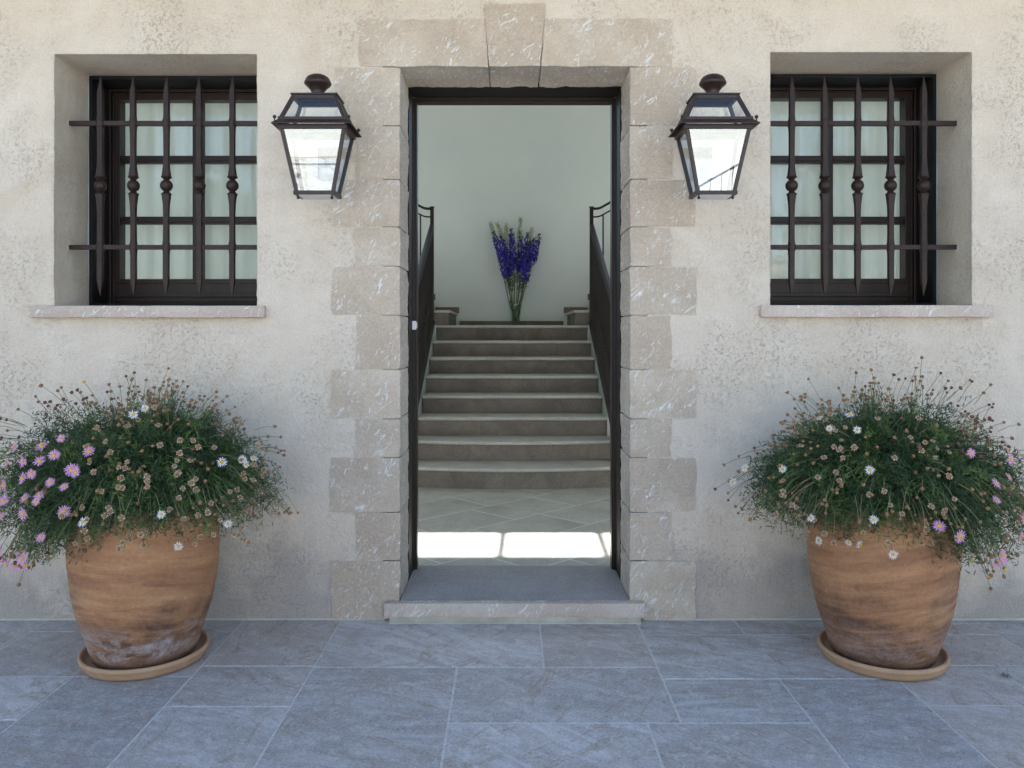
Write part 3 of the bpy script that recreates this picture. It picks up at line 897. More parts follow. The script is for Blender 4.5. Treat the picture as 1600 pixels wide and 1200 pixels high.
# ------------------------------------------------------------------ windows
def window(Wo, seed):
    x0, x1, z0, z1 = Wo
    xc = (x0 + x1) / 2
    mb = MB()   # black lining of the inner reveal
    e = 0.003
    mb.box(x0 + e, x0 + 0.02, REV + 0.001, 0.46, z0, z1 - e)
    mb.box(x1 - 0.02, x1 - e, REV + 0.001, 0.46, z0, z1 - e)
    mb.box(x0 + 0.0205, x1 - 0.0205, REV + 0.001, 0.46, z1 - 0.02, z1 - e)
    mb.box(x0 + 0.0205, x1 - 0.0205, REV + 0.001, 0.46, z0 + 0.0, z0 + 0.022)
    win = mb.build('window', M['black'], house)
    # outer frame, stepped
    mb = MB()
    def ring(a, b, y0, y1, wb=None):
        # frame ring from inset a to inset b
        bb = wb if wb else b
        mb.box(x0 + a, x0 + b, y0, y1, z0 + a, z1 - a)
        mb.box(x1 - b, x1 - a, y0, y1, z0 + a, z1 - a)
        mb.box(x0 + b, x1 - b, y0, y1, z1 - b, z1 - a)
        mb.box(x0 + b, x1 - b, y0, y1, z0 + a, z0 + bb)
    ring(0.0203, 0.034, 0.448, 0.53)
    mb.build('frame', M['wood'], win, bevel=0.0015)
    mb = MB()
    ring(0.0342, 0.070, 0.468, 0.529, 0.155)
    ring(0.036, 0.043, 0.460, 0.4678)
    mb.box(x0 + 0.045, x1 - 0.045, 0.452, 0.4678, z0 + 0.062, z0 + 0.082)
    mb.box(x0 + 0.060, x1 - 0.060, 0.459, 0.4678, z0 + 0.132, z0 + 0.144)
    sash = mb.build('sash', M['wood'], win, bevel=0.0015)
    gx0, gx1, gz0, gz1 = x0 + 0.07, x1 - 0.07, z0 + 0.155, z1 - 0.07
    zr = [gz0, 1.882, 2.196, gz1]
    mb = MB(); mb.box(xc - 0.025, xc + 0.025, 0.486, 0.528, gz0, gz1); mb.box(xc - 0.012, xc + 0.012, 0.478, 0.4858, gz0, gz1)
    mb.build('glazing_bar', M['wood'], win, bevel=0.0015)
    for zc in zr[1:3]:
        for a, b in ((gx0, xc - 0.0252), (xc + 0.0252, gx1)):
            mb = MB(); mb.box(a, b, 0.489, 0.526, zc - 0.019, zc + 0.019); mb.box(a, b, 0.481, 0.4888, zc - 0.009, zc + 0.009)
            mb.build('glazing_bar', M['wood'], win, bevel=0.0015)
    for i in range(3):
        for a, b in ((gx0, xc - 0.025), (xc + 0.025, gx1)):
            za = zr[i] + (0.019 if i else 0); zb_ = zr[i + 1] - (0.019 if i < 2 else 0)
            mb = MB()
            cx, cz = (a + b) / 2, (za + zb_) / 2
            tl = rs.uniform(-0.003, 0.003)
            w, h_ = (b - a) / 2, (zb_ - za) / 2
            mb.add([(-w, -tl * .3, -h_), (w, tl * .3, -h_), (w, tl * .3, h_), (-w, -tl * .3, h_)], [(0, 1, 2, 3)])
            mb.build('pane', M['glass'], win, loc=(cx, 0.512, cz))
    # stone sill
    sx0, sx1 = (X(50) + .003, X(417) - .001) if x0 < 0 else (X(1184) + .004, X(1547))
    m_ = lumpbox(sx0, sx1, -0.034, REV + 0.001, z0 - 0.054, z0, 0.018, 0.0018, seed, 0.004, amps=(0.8, 0.8, 0.15))
    c = Vector((xc, 0.1, z0))
    m_.v = [(a - c.x, b - c.y, d - c.z) for a, b, d in m_.v]
    m_.build('sill', M['sill_stone'], win, smooth=True, loc=c, sharp=40)
    return win
window(WL, 101)
window(WR, 117)

def curtain(x0, x1, z0, z1, y, label, seed):
    mb = MB(); n = 120
    V = []; F = []
    for i in range(n + 1):
        x = x0 + (x1 - x0) * i / n
        for j in range(2):
            zz = z0 if j == 0 else z1
            yy = y + 0.010 * math.sin(i * 0.55 + seed) + 0.007 * noise.noise((x * 17, seed, j * 0.3))
            V.append((x, yy, zz))
    for i in range(n):
        F.append((2 * i, 2 * i + 2, 2 * i + 3, 2 * i + 1))
    mb.add(V, F)
    o = mb.build('curtain', M['curtain'], None, smooth=True, sharp=180)
    tag(o, label, 'curtain', 'curtains behind the barred windows')
curtain(-2.16, -1.10, 1.40, 2.62, 0.585, 'pale grey curtain behind the panes of the window left of the door', 1.0)
curtain(1.09, 2.15, 1.40, 2.62, 0.585, 'pale grey curtain behind the panes of the window right of the door', 4.0)

# ------------------------------------------------------------------ window grilles
def grille(Wo, xc, label):
    x0, x1, z0, z1 = Wo
    Y = 0.118
    gr = thing('window_grille', label, 'window grille', ((x0 + x1) / 2, Y, 1.702), group='wrought iron grilles in the window recesses')
    L = gr.location
    zt, zbm = 2.504, 1.475
    zbll = 1.99
    # one upright: square bar, pointed ends, collars and ball
    mb = MB()
    a = 0.0122
    prof = [(0.001, zbm), (0.0105, zbm + 0.055), (a, zbm + 0.075), (a, 1.66), (0.0135, 1.69), (0.0138, 1.714), (a, 1.735), (0.0115, 1.84), (0.013, 1.90), (0.0165, 1.935), (0.0175, 1.948)]
    up = [(0.0175, 2.030), (0.0165, 2.043), (0.013, 2.078), (0.0115, 2.13), (a, 2.24), (0.0138, 2.270), (0.0135, 2.294), (a, 2.32), (a, zt - 0.085), (0.0105, zt - 0.065), (0.001, zt)]
    r2 = math.sqrt(2)
    for pr in (prof, up):
        mb.tube([(0, 0, z - 1.99) for r_, z in pr], [r_ * r2 * 0.93 for r_, z in pr], 4, phase=math.pi / 4)
    # round collars and ball
    mb.lathe([(0.010, -0.043), (0.0235, -0.043), (0.0245, -0.039), (0.018, -0.034), (0.0125, -0.028), (0.014, -0.025)], 20)
    mb.lathe([(0.014, 0.025), (0.0125, 0.028), (0.018, 0.034), (0.0245, 0.039), (0.0235, 0.043), (0.010, 0.043)], 20)
    mb.ball((0, 0, 0), 0.0285, 20, 12)
    me = mb.mesh('bar', M['iron'], True, 30)
    for k in range(5):
        b = link('bar', me, gr, (xc + (k - 2) * 0.1545 - L.x, 0, 1.99 - L.z))
        b.rotation_euler = (0, rs.uniform(-0.003, 0.003), 0)
    for zc in (2.282, 1.702):
        mb = MB()
        pts = []
        n = 40
        for i in range(n + 1):
            x = (x0 - 0.02) + (x1 - x0 + 0.04) * i / n
            pts.append((x - L.x, 0.004 + 0.0008 * noise.noise((x * 9, zc, 0)), zc - L.z + 0.0012 * noise.noise((x * 6, zc * 3, 2))))
        mb.tube(pts, 0.0105 * r2, 4, phase=math.pi / 4)
        mb.build('crossbar', M['iron'], gr, smooth=True, sharp=30)
    mb = MB()
    mb.lathe([(0.0001, -0.016), (0.0175, -0.016), (0.0192, -0.008), (0.0192, 0.008), (0.0175, 0.016), (0.0001, 0.016)], 12)
    cme = mb.mesh('collar', M['iron'], True, 30)
    for k in range(5):
        for zc in (2.282, 1.702):
            link('collar', cme, gr, (xc + (k - 2) * 0.1545 - L.x, 0, zc - L.z))
    # mortar patches where the bars enter the stucco
    for zc in (2.282, 1.702):
        for sx, xx in ((1, x0), (-1, x1)):
            mb = MB(); V = []
            n = 12
            for i in range(n):
                th = 2 * math.pi * i / n
                r_ = 0.024 + 0.008 * noise.noise((i * 1.7, zc * 3, xx * 5))
                V.append((xx - L.x + sx * 0.003, r_ * math.cos(th) + 0.004, zc - L.z + r_ * math.sin(th)))
            V.append((xx - L.x + sx * 0.009, 0.004, zc - L.z))
            mb.add(V, [((i + 1) % n, i, n) if sx > 0 else (i, (i + 1) % n, n) for i in range(n)])
            mb.build('mortar_patch', M['plinth'], gr, smooth=True)
grille(WL, -1.632, 'dark iron grille of five ball-knopped bars in the window left of the door')
grille(WR, 1.606, 'dark iron grille of five ball-knopped bars in the window right of the door')

# ------------------------------------------------------------------ lanterns
def lantern(x, label, first=None):
    zs0 = 2.167
    root = thing('wall_lantern', label, 'lantern', (x, -0.215, 1.875), group='glazed wall lanterns beside the door')
    z = lambda v: v - 1.875
    wt, dt, wb, db = 0.131, 0.088, 0.077, 0.054      # half sizes of the tapering cage, top and bottom
    ztop, zbot = 2.158, 1.893
    cr_t = [(-wt, -dt), (wt, -dt), (wt, dt), (-wt, dt)]
    cr_b = [(-wb, -db), (wb, -db), (wb, db), (-wb, db)]
    p = 0.0085
    mb = MB()
    for (tx, ty), (bx, by) in zip(cr_t, cr_b):
        mb.tube([(bx, by, z(zbot)), (tx, ty, z(ztop))], p * 1.25, 4, phase=math.pi / 4)
    def hoop(hx, hy, z0, z1, t=0.009):
        mb.box(-hx - t, hx + t, -hy - t, -hy + t, z0, z1); mb.box(-hx - t, hx + t, hy - t, hy + t, z0, z1)
        mb.box(-hx - t, -hx + t, -hy + t, hy - t, z0, z1); mb.box(hx - t, hx + t, -hy + t, hy - t, z0, z1)
    hoop(wb, db, z(1.880), z(1.896), 0.011)
    hoop(wt, dt, z(2.146), z(2.166), 0.012)
    mb.build('cage', M['lamp'], root, bevel=0.0012)
    # flared skirt with upturned points
    mb = MB()
    a = (wt + 0.010, dt + 0.010); b = (wt + 0.034, dt + 0.032)
    zi, zo = z(2.186), z(2.166)
    co = lambda h, zz: [(-h[0], -h[1], zz), (h[0], -h[1], zz), (h[0], h[1], zz), (-h[0], h[1], zz)]
    V = co(a, zi) + co(b, zo) + co(b, zo - 0.003) + co((a[0] - .002, a[1] - .002), zi - 0.006)
    F = []
    for i in range(4):
        j = (i + 1) % 4
        F += [(i, i + 4, j + 4, j), (i + 4, i + 8, j + 8, j + 4), (i + 8, i + 12, j + 12, j + 8), (i + 12, i, j, j + 12)]
    mb.add(V, F)
    sk = mb.build('skirt', M['lamp'], root)
    for sx in (-1, 1):
        for sy in (-1, 1):
            mb = MB()
            X_, Y_ = sx * (wt + 0.022), sy * (dt + 0.020)
            mb.tube([(X_, Y_, z(2.172)), (X_, Y_, z(2.186))], 0.0028, 8)
            mb.ball((X_, Y_, z(2.192)), 0.0078, 12, 8)
            mb.build('finial', M['lamp'], root, smooth=True)
    # hipped glass roof
    rt_, rd_ = 0.086, 0.060
    zr0, zr1 = 2.184, 2.294
    mb = MB()
    for (sx, sy) in ((-1, -1), (1, -1), (1, 1), (-1, 1)):
        mb.tube([(sx * (wt + 0.004), sy * (dt + 0.004), z(zr0)), (sx * rt_, sy * rd_, z(zr1))], p * 1.25, 4, phase=math.pi / 4)
    def hp(hx, hy, z0, z1, t): hoop(hx, hy, z(z0), z(z1), t)
    hp(wt + 0.002, dt + 0.002, 2.180, 2.196, 0.010)
    hp(rt_ - 0.002, rd_ - 0.002, 2.280, 2.296, 0.010)
    mb.box(-rt_ - 0.012, rt_ + 0.012, -rd_ - 0.012, rd_ + 0.012, z(2.2965), z(2.303))
    mb.build('roof_frame', M['lamp'], root, bevel=0.0012)
    # chimney
    mb = MB()
    pr = [(0.031, 2.303), (0.031, 2.308), (0.027, 2.314), (0.026, 2.322), (0.030, 2.332), (0.041, 2.345), (0.052, 2.354), (0.0565, 2.359), (0.0575, 2.364), (0.0555, 2.369),
          (0.053, 2.372), (0.051, 2.380), (0.044, 2.389), (0.030, 2.397), (0.012, 2.401), (0.0005, 2.402)]
    mb.lathe([(r_, z(h_)) for r_, h_ in pr], 32)
    mb.build('chimney', M['lamp'], root, smooth=True, sharp=50)
    # panes
    def pane(q, mt='lampglass'):
        c = sum((Vector(a_) for a_ in q), Vector()) / 4
        mb = MB(); mb.add([Vector(a_) - c for a_ in q], [(0, 1, 2, 3)])
        mb.build('pane', M[mt], root, loc=c)
    i_ = 0.003
    for A in (0, 1, 2, 3):
        B = (A + 1) % 4
        q = []
        for (cx, cy), h_ in ((cr_b[A], zbot), (cr_b[B], zbot), (cr_t[B], ztop), (cr_t[A], ztop)):
            q.append((cx, cy, z(h_)))
        pane(q)
        rA = [(-wt, -dt), (wt, -dt), (wt, dt), (-wt, dt)]; rB = [(-rt_, -rd_), (rt_, -rd_), (rt_, rd_), (-rt_, rd_)]
        pane([(*rA[A], z(zr0)), (*rA[B], z(zr0)), (*rB[B], z(zr1)), (*rB[A], z(zr1))], 'lamproof')
    # underside tray and ball feet
    mb = MB()
    mb.box(-wb + 0.004, wb - 0.004, -db + 0.004, db - 0.004, z(1.8785), z(1.883))
    mb.build('tray', M['white'], root)
    for sx in (-1, 1):
        for sy in (-1,):
            mb = MB()
            mb.tube([(sx * wb * .92, sy * db * .92, z(1.880)), (sx * wb * .92, sy * db * .92, z(1.872))], 0.003, 8)
            mb.ball((sx * wb * .92, sy * db * .92, z(1.868)), 0.0068, 12, 8)
            mb.build('foot', M['lamp'], root, smooth=True)
    # lamp holder
    mb = MB()
    mb.tube([(0, 0, z(1.884)), (0, 0, z(1.945))], 0.014, 16)
    mb.build('lamp_holder', M['white'], root, smooth=True)
    # wall bracket
    mb = MB()
    mb.box(-0.05, 0.05, 0.200, 0.214, z(1.99), z(2.14))
    mb.tube([(0, 0.20, z(2.10)), (0, dt + 0.012, z(2.152))], 0.010, 8)
    mb.tube([(0, 0.20, z(2.03)), (0, 0.15, z(2.04)), (0, dt + 0.010, z(2.150))], 0.008, 8)
    mb.build('bracket', M['lamp'], root)
    return root
lantern(-0.842, 'dark brown glazed wall lantern on the stucco left of the doorway')
lantern(0.842, 'dark brown glazed wall lantern on the stucco right of the doorway')

# ------------------------------------------------------------------ hall floor
mb = MB(); mb.box(-3.2, 3.2, 0.534, 6.2, 0.0, FL - 0.0008)
hall = tag(mb.build('hall_floor', M['hallgrout']), kind='structure')
rh = random.Random(9)
s2 = math.sqrt(2)
def clip(poly, a, b, c):
    """keep a*x+b*y<=c"""
    out = []
    for i in range(len(poly)):
        p, q = poly[i], poly[(i + 1) % len(poly)]
        dp = a * p[0] + b * p[1] - c; dq = a * q[0] + b * q[1] - c
        if dp <= 0: out.append(p)
        if dp * dq < 0:
            t_ = dp / (dp - dq); out.append((p[0] + t_ * (q[0] - p[0]), p[1] + t_ * (q[1] - p[1])))
    return out
starts = {1: 1.91, 2: 1.575, 3: 1.81, 0: 1.42, -1: 0.95}
for bnd in range(-6, 10):
    w0 = 0.955 + (bnd - 1) * 0.597
    w1 = w0 + 0.597
    u = starts.get(bnd, rh.uniform(1.4, 2.0)) - 0.86 * 8
    while u < 8:
        ul = 0.86 if bnd in starts else rh.choice((0.6, 0.86, 1.0))
        gg = 0.0056 * s2
        cs = [(u + gg, w0 + gg), (u + ul - gg, w0 + gg), (u + ul - gg, w1 - gg), (u + gg, w1 - gg)]
        poly = [((a - b) / 2, (a + b) / 2) for a, b in cs]
        for cl_ in ((-1, 0, 2.2), (1, 0, 2.2), (0, -1, -0.537), (0, 1, 2.9)):
            poly = clip(poly, *cl_)
            if len(poly) < 3: break
        u += ul
        if len(poly) < 3: continue
        ar = abs(sum(poly[i][0] * poly[(i + 1) % len(poly)][1] - poly[(i + 1) % len(poly)][0] * poly[i][1] for i in range(len(poly)))) / 2
        if ar < 0.004: continue
        slab('tile', poly, 0.07, FL, M['hallflag'], hall, seed=u * 3 + bnd, step=0.2, jit=0.0003, ch=0.001)

# ------------------------------------------------------------------ staircase
stair = thing('staircase', 'pale stone staircase with curved lowest steps rising behind the open doorway', 'staircase', (0, 2.6, FL))
S0 = Vector((0, 2.6, FL))
RIS = 0.1635; PIT = 0.335
def yk(k_): return 3.6 + PIT * (k_ - 4)      # front of nosing of tread k
HALF = 0.820
def arc(half, yf, sag, n, yb, endr=0.0):
    """plan outline: bowed front, straight back"""
    pts = []
    for i in range(n + 1):
        u_ = -1 + 2 * i / n
        x = half * u_
        y = yf + sag * u_ * u_
        if endr:
            e = max(0, abs(u_) - (1 - endr / half)) / (endr / half)
            y += endr * 0.8 * (1 - math.sqrt(max(0, 1 - e * e)))
        pts.append((x, y))
    pts += [(half, yb), (-half, yb)]
    return pts
for k_ in range(1, 9):
    zt = FL + RIS * k_
    yf = yk(k_)
    nx = yk(k_ + 1) + 0.05
    if k_ == 1: half, sag, er = 1.32, 0.27, 0.22
    elif k_ == 2: half, sag, er = 1.12, 0.17, 0.14
    elif k_ == 3: half, sag, er = HALF + 0.055, 0.022, 0.0
    else: half, sag, er = HALF, 0.0, 0.0
    if k_ == 1: yf -= 0.035
    if k_ == 2: yf -= 0.02
    if k_ == 8: nx = 6.2
    n = 40 if k_ <= 3 else 2
    # tread with half-round nosing
    outl = arc(half, yf, sag, n, nx, er)
    nf = n + 1
    th = 0.030
    rings = []
    for dy, dz in ((0.0155, 0.0), (0.007, 0.0018), (0.002, 0.007), (0.0, 0.015), (0.002, 0.023), (0.007, 0.0282), (0.0155, 0.03)):
        rings.append([(x * (1 - (dy / half if abs(abs(x) - half) < 1e-6 else 0)), y + (dy if i < nf else 0), zt - dz) for i, (x, y) in enumerate(outl)])
    m = len(outl); V = []; F = []
    for rg in rings: V += rg
    for a in range(len(rings) - 1):
        for i in range(m):
            j = (i + 1) % m
            F.append((a * m + i, (a + 1) * m + i, (a + 1) * m + j, a * m + j))
    F.append(tuple(range(m))); F.append(tuple(range((len(rings) - 1) * m, len(rings) * m))[::-1])
    mb = MB(); mb.add([(a - S0.x, b - S0.y, c - S0.z - 0.0) for a, b, c in V], F)
    # origin per tread for its own figure
    mb.v = [(a, b - yf, c) for a, b, c in mb.v]
    mb.build('tread', M['tread'], stair, smooth=True, loc=(0, yf, 0), sharp=40)
    # riser block
    ov = 0.028
    zt2 = zt - th - 0.0003; zb2 = FL + RIS * (k_ - 1) + 0.0002
    hr = half - (0.004 if k_ > 2 else 0.03)
    o2 = arc(hr, yf + ov, sag * (hr / half) ** 2, n, nx - 0.05 if k_ < 8 else yf + 0.3, er)
    cuts = {3: [-0.28], 6: [0.35], 2: [-0.35, 0.55], 1: [0.4], 5: [-0.1], 7: [0.1], 4: [0.45], 8: [-0.4]}[k_]
    edges = [-9] + cuts + [9]
    for a, b in zip(edges[:-1], edges[1:]):
        pl = clip(clip(o2, -1, 0, -a - 0.0006), 1, 0, b - 0.0006)
        mb = MB(); mb.prism([(x, y - yf) for x, y in pl], zb2 - FL, zt2 - FL, 'z')
        mb.v = [(x, y - 2.6, z_) for x, y, z_ in mb.v]
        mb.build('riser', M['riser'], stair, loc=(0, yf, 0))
    # thin cove lath under the nosing
    mb = MB()
    o3 = arc(hr + 0.004, yf + ov - 0.006, sag * (hr / half) ** 2, n, yf + ov + sag + er + 0.02, er)
    if k_ > 2:
        mb.prism([(x, y - 2.6) for x, y in o3], zt - th - 0.010 - FL, zt - th - 0.0005 - FL, 'z')
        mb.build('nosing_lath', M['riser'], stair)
# plastered flank walls under the railings
for sx in (-1, 1):
    a, b = sorted((sx * (HALF + 0.004), sx * (HALF + 0.07)))
    def zn(y): return FL + (y - yk(4)) * RIS / PIT + RIS * 4
    mb = MB()
    ya, yb_ = yk(3) + 0.02, yk(8) - 0.012
    mb.prism([(ya, FL + 0.001), (yb_, FL + 0.001), (yb_, zn(yb_) + 0.02), (ya, zn(ya) + 0.02)], a, b, 'x')
    mb.v = [(p_[0] - S0.x, p_[1] - S0.y, p_[2] - S0.z) for p_ in mb.v]
    mb.build('flank_wall', M['flank'], stair)
# landing slab sides + side flights
LZ = FL + RIS * 8
mb = MB()
mb.box(-3.2, -HALF - 0.0, yk(8) - 0.01, 6.2, 0.0, LZ - FL - 0.0)
mb.box(HALF + 0.0, 3.2, yk(8) - 0.01, 6.2, 0.0, LZ - FL)
mb.v = [(p_[0], p_[1] - S0.y, p_[2]) for p_ in mb.v]
mb.build('landing', M['plaster'], stair)
for sx in (-1, 1):
    for j in range(1, 8):
        xa = 0.665 + (j - 1) * 0.295
        z1_ = LZ + RIS * j
        a, b = sorted((sx * (xa + 0.022), sx * 3.19))
        mb = MB(); mb.box(a, b, yk(8) + 0.055, 6.199, z1_ - RIS - FL + 0.0005 + (0.0005 if j == 1 else 0), z1_ - 0.03 - FL)
        mb.v = [(p_[0], p_[1] - S0.y, p_[2]) for p_ in mb.v]
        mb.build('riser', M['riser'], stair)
        a, b = sorted((sx * xa, sx * min(3.19, xa + 0.295 + 0.022)))
        mb = MB(); mb.box(a, b, yk(8) + 0.03, 6.199, z1_ - 0.0297 - FL, z1_ - FL)
        mb.v = [(p_[0], p_[1] - S0.y, p_[2]) for p_ in mb.v]
        mb.build('tread', M['tread'], stair, bevel=0.008)
        # stepped skirting on the rear wall
        a, b = sorted((sx * (xa - 0.02), sx * (xa + 0.275)))
        mb = MB(); mb.box(a, b, 6.180, 6.2015, z1_ - FL, z1_ + 0.075 - FL)
        mb.v = [(p_[0], p_[1] - S0.y, p_[2]) for p_ in mb.v]
        mb.build('skirting', M['riser'], stair)
mb = MB(); mb.box(-0.64, 0.64, 6.180, 6.2015, LZ - FL, LZ + 0.068 - FL)
mb.v = [(p_[0], p_[1] - S0.y, p_[2]) for p_ in mb.v]
mb.build('skirting', M['riser'], stair)

# railings
def railing(sx, label):
    xr = sx * 0.858
    yp = yk(8) + 0.0
    root = thing('stair_railing', label, 'railing', (xr, yp, LZ), group='iron railings of the hall stairs')
    o = Vector((xr, yp, LZ))
    def zn(y): return FL + (y - yk(4)) * RIS / PIT + RIS * 4
    def loc(p): return (p[0] - o.x, p[1] - o.y, p[2] - o.z)
    y0 = yk(1) + 0.1
    mb = MB()
    mb.box(-0.019, 0.019, -0.019, 0.019, -0.02, 2.62 - LZ + 0.045); mb.box(-0.024, 0.024, -0.024, 0.024, 2.62 - LZ + 0.045, 2.62 - LZ + 0.053)
    mb.box(-0.026, 0.026, -0.032, 0.03, -0.075, -0.01)
    mb.build('post', M['railiron'], root)
    # sloping handrail
    def sweep(path, w, h, name):
        mb = MB(); V = []; F = []
        n = len(path)
        for i, p in enumerate(path):
            d = (Vector(path[min(n - 1, i + 1)]) - Vector(path[max(0, i - 1)])).normalized()
            side = d.cross(Vector((0, 0, 1))).normalized(); up = side.cross(d).normalized()
            for a, b in ((-1, -1), (1, -1), (1, .5), (.6, 1), (-.6, 1), (-1, .5)):
                V.append(Vector(p) + side * a * w / 2 + up * b * h / 2 - o)
        for i in range(n - 1):
            for q in range(6):
                F.append((i * 6 + q, (i + 1) * 6 + q, (i + 1) * 6 + (q + 1) % 6, i * 6 + (q + 1) % 6))
        F += [tuple(range(6)), tuple(range((n - 1) * 6, n * 6))[::-1]]
        mb.add(V, F); return mb.build(name, M['railiron'], root)
    ztop = lambda y: zn(y) + 1.075
    sweep([(xr, yp - 0.02, ztop(yp) - 0.0), (xr, y0, ztop(y0)), (xr, y0 - 0.10, ztop(y0) - 0.07), (xr + sx * 0.03, y0 - 0.16, ztop(y0) - 0.16)], 0.046, 0.030, 'handrail')
    sweep([(xr, yp - 0.02, ztop(yp) - 0.085), (xr, y0, ztop(y0) - 0.085)], 0.030, 0.010, 'under_rail')
    sweep([(xr, yp - 0.02, zn(yp - 0.02) + 0.045), (xr, y0, zn(y0) + 0.045)], 0.070, 0.020, 'bottom_rail')
    # balusters of the flight, each with a turned knop
    def bal(x, y, za, zb_):
        mb = MB()
        h_ = zb_ - za
        mb.tube([(0, 0, 0), (0, 0, h_)], 0.0085, 6)
        c = h_ * 0.42
        mb.lathe([(0.0085, c - 0.035), (0.015, c - 0.028), (0.011, c - 0.020), (0.019, c - 0.006), (0.019, c + 0.006), (0.011, c + 0.020), (0.015, c + 0.028), (0.0085, c + 0.035)], 10)
        return mb.mesh('baluster', M['railiron'], True, 40)
    yy = yp - 0.12
    me = bal(0, 0, 0, 0.935)
    while yy > y0:
        link('baluster', me, root, loc((xr, yy, zn(yy) + 0.052)))
        yy -= 0.1117
    # rail turning along the side flight
    zt = 2.62
    s_ = 0.56
    pth = [(xr, yp, zt + 0.03), (xr + sx * 0.045, yp, zt + 0.032)]
    for i in range(1, 7):
        pth.append((xr + sx * (0.045 + 0.012 * i), yp, zt + 0.032 + 0.5 * s_ * 0.012 * i * i / 6))
    e = pth[-1]
    pth.append((e[0] + sx * 1.2, yp, e[2] + 1.2 * s_))
    def sweep2(path, w, h, name):
        mb = MB(); V = []; F = []
        n = len(path)
        for i, p in enumerate(path):
            d = (Vector(path[min(n - 1, i + 1)]) - Vector(path[max(0, i - 1)])).normalized()
            side = Vector((0, 1, 0)); up = side.cross(d).normalized()
            if up.z < 0: up = -up
            for a, b in ((-1, -1), (1, -1), (1, 1), (-1, 1)):
                V.append(Vector(p) + side * a * w / 2 + up * b * h / 2 - o)
        for i in range(n - 1):
            for q in range(4):
                F.append((i * 4 + q, (i + 1) * 4 + q, (i + 1) * 4 + (q + 1) % 4, i * 4 + (q + 1) % 4))
        F += [(0, 1, 2, 3), tuple(range((n - 1) * 4, n * 4))[::-1]]
        mb.add(V, F); return mb.build(name, M['railiron'], root)
    sweep2(pth, 0.046, 0.022, 'handrail')
    sweep2([(a, b, c - 0.088) for a, b, c in pth], 0.03, 0.014, 'under_rail')
    for i in range(8):
        x = xr + sx * (0.125 + 0.135 * i)
        zt_ = zt + 0.032 - 0.09 + max(0, (abs(x - xr) - 0.08)) * s_
        zb_ = LZ + RIS * (1 + int((abs(x) - 0.665) / 0.295)) - 0.0
        link('baluster', bal(0, 0, 0, zt_ - zb_), root, loc((x, yp + 0.045 * 0, zb_)))
railing(-1, 'dark iron railing with handrail on the left side of the stairs')
railing(1, 'dark iron railing with handrail on the right side of the stairs')

# ------------------------------------------------------------------ vase and delphiniums
VP = Vector((0.045, 6.0, LZ))
vase = thing('vase', 'tall clear glass vase of green stems standing on the stair landing', 'vase', VP)
mb = MB()
prof = [(0.0005, 0.006), (0.046, 0.006), (0.048, 0.0), (0.050, 0.004), (0.054, 0.03), (0.066, 0.14), (0.084, 0.27), (0.0815, 0.27), (0.063, 0.14), (0.048, 0.03), (0.044, 0.012), (0.0005, 0.012)]
mb.lathe(prof, 32)
mb.build('glass_body', M['vaseglass'], vase, smooth=True, sharp=60)

PXM = 9.6 / 1240          # metres per photo pixel at the vase
def D(vx, vy):            # place of a point of the bunch
    px = 740 + vx / 6.31; py = 330 + vy / 6.31
    return Vector(((px - 796) * PXM - 0.025, 0, EYE + (524 - py) * PXM))
rf = random.Random(21)
spikes = [((195, 205), (325, 650), 0), ((262, 250), (372, 560), 0), ((300, 380), (350, 640), 0), ((370, 172), (400, 590), 0), ((462, 190), (462, 590), 0), ((535, 205), (520, 560), 0),
          ((590, 270), (500, 690), 0), ((652, 215), (572, 520), 0), ((560, 330), (470, 620), 0),
          ((165, 112), (225, 300), 1), ((235, 112), (310, 340), 1), ((322, 130), (335, 370), 1), ((463, 62), (440, 420), 1), ((570, 178), (560, 300), 1)]
def leafpoly(mb, p, d, n_, L, w, mi=0):
    d = d.normalized(); s_ = d.cross(n_)
    if s_.length < 1e-4: s_ = d.orthogonal()
    s_.normalize()
    mb.add([p, p + d * L * 0.45 + s_ * w, p + d * L, p + d * L * 0.45 - s_ * w], [(0, 1, 2, 3)], mi)
def rvec(r_):
    while True:
        v_ = Vector((r_.uniform(-1, 1), r_.uniform(-1, 1), r_.uniform(-1, 1)))
        if 0.05 < v_.length < 1: return v_.normalized()
labs = [
    'leftmost blue delphinium spike in the vase, leaning far out to the left', 'blue delphinium spike second from the left in the vase', 'short blue delphinium spike low at the left of the bunch',
    'upright blue delphinium spike in the left middle of the bunch, dark buds at its tip', 'straight blue delphinium spike just right of the gap in the middle', 'tall blue delphinium spike right of the middle with dark round buds',
    'blue delphinium spike hanging lowest on the right of the bunch', 'rightmost blue delphinium spike, leaning out with separate buds at its tip', 'blue delphinium spike crowded between the middle and right ones',
    'leftmost pale green delphinium tip, leaning out above the blue spikes', 'second pale green delphinium tip from the left', 'loose pale green delphinium spray left of the middle',
    'tallest pale green delphinium tip rising above the whole bunch', 'small pale green delphinium tip at the right of the bunch']
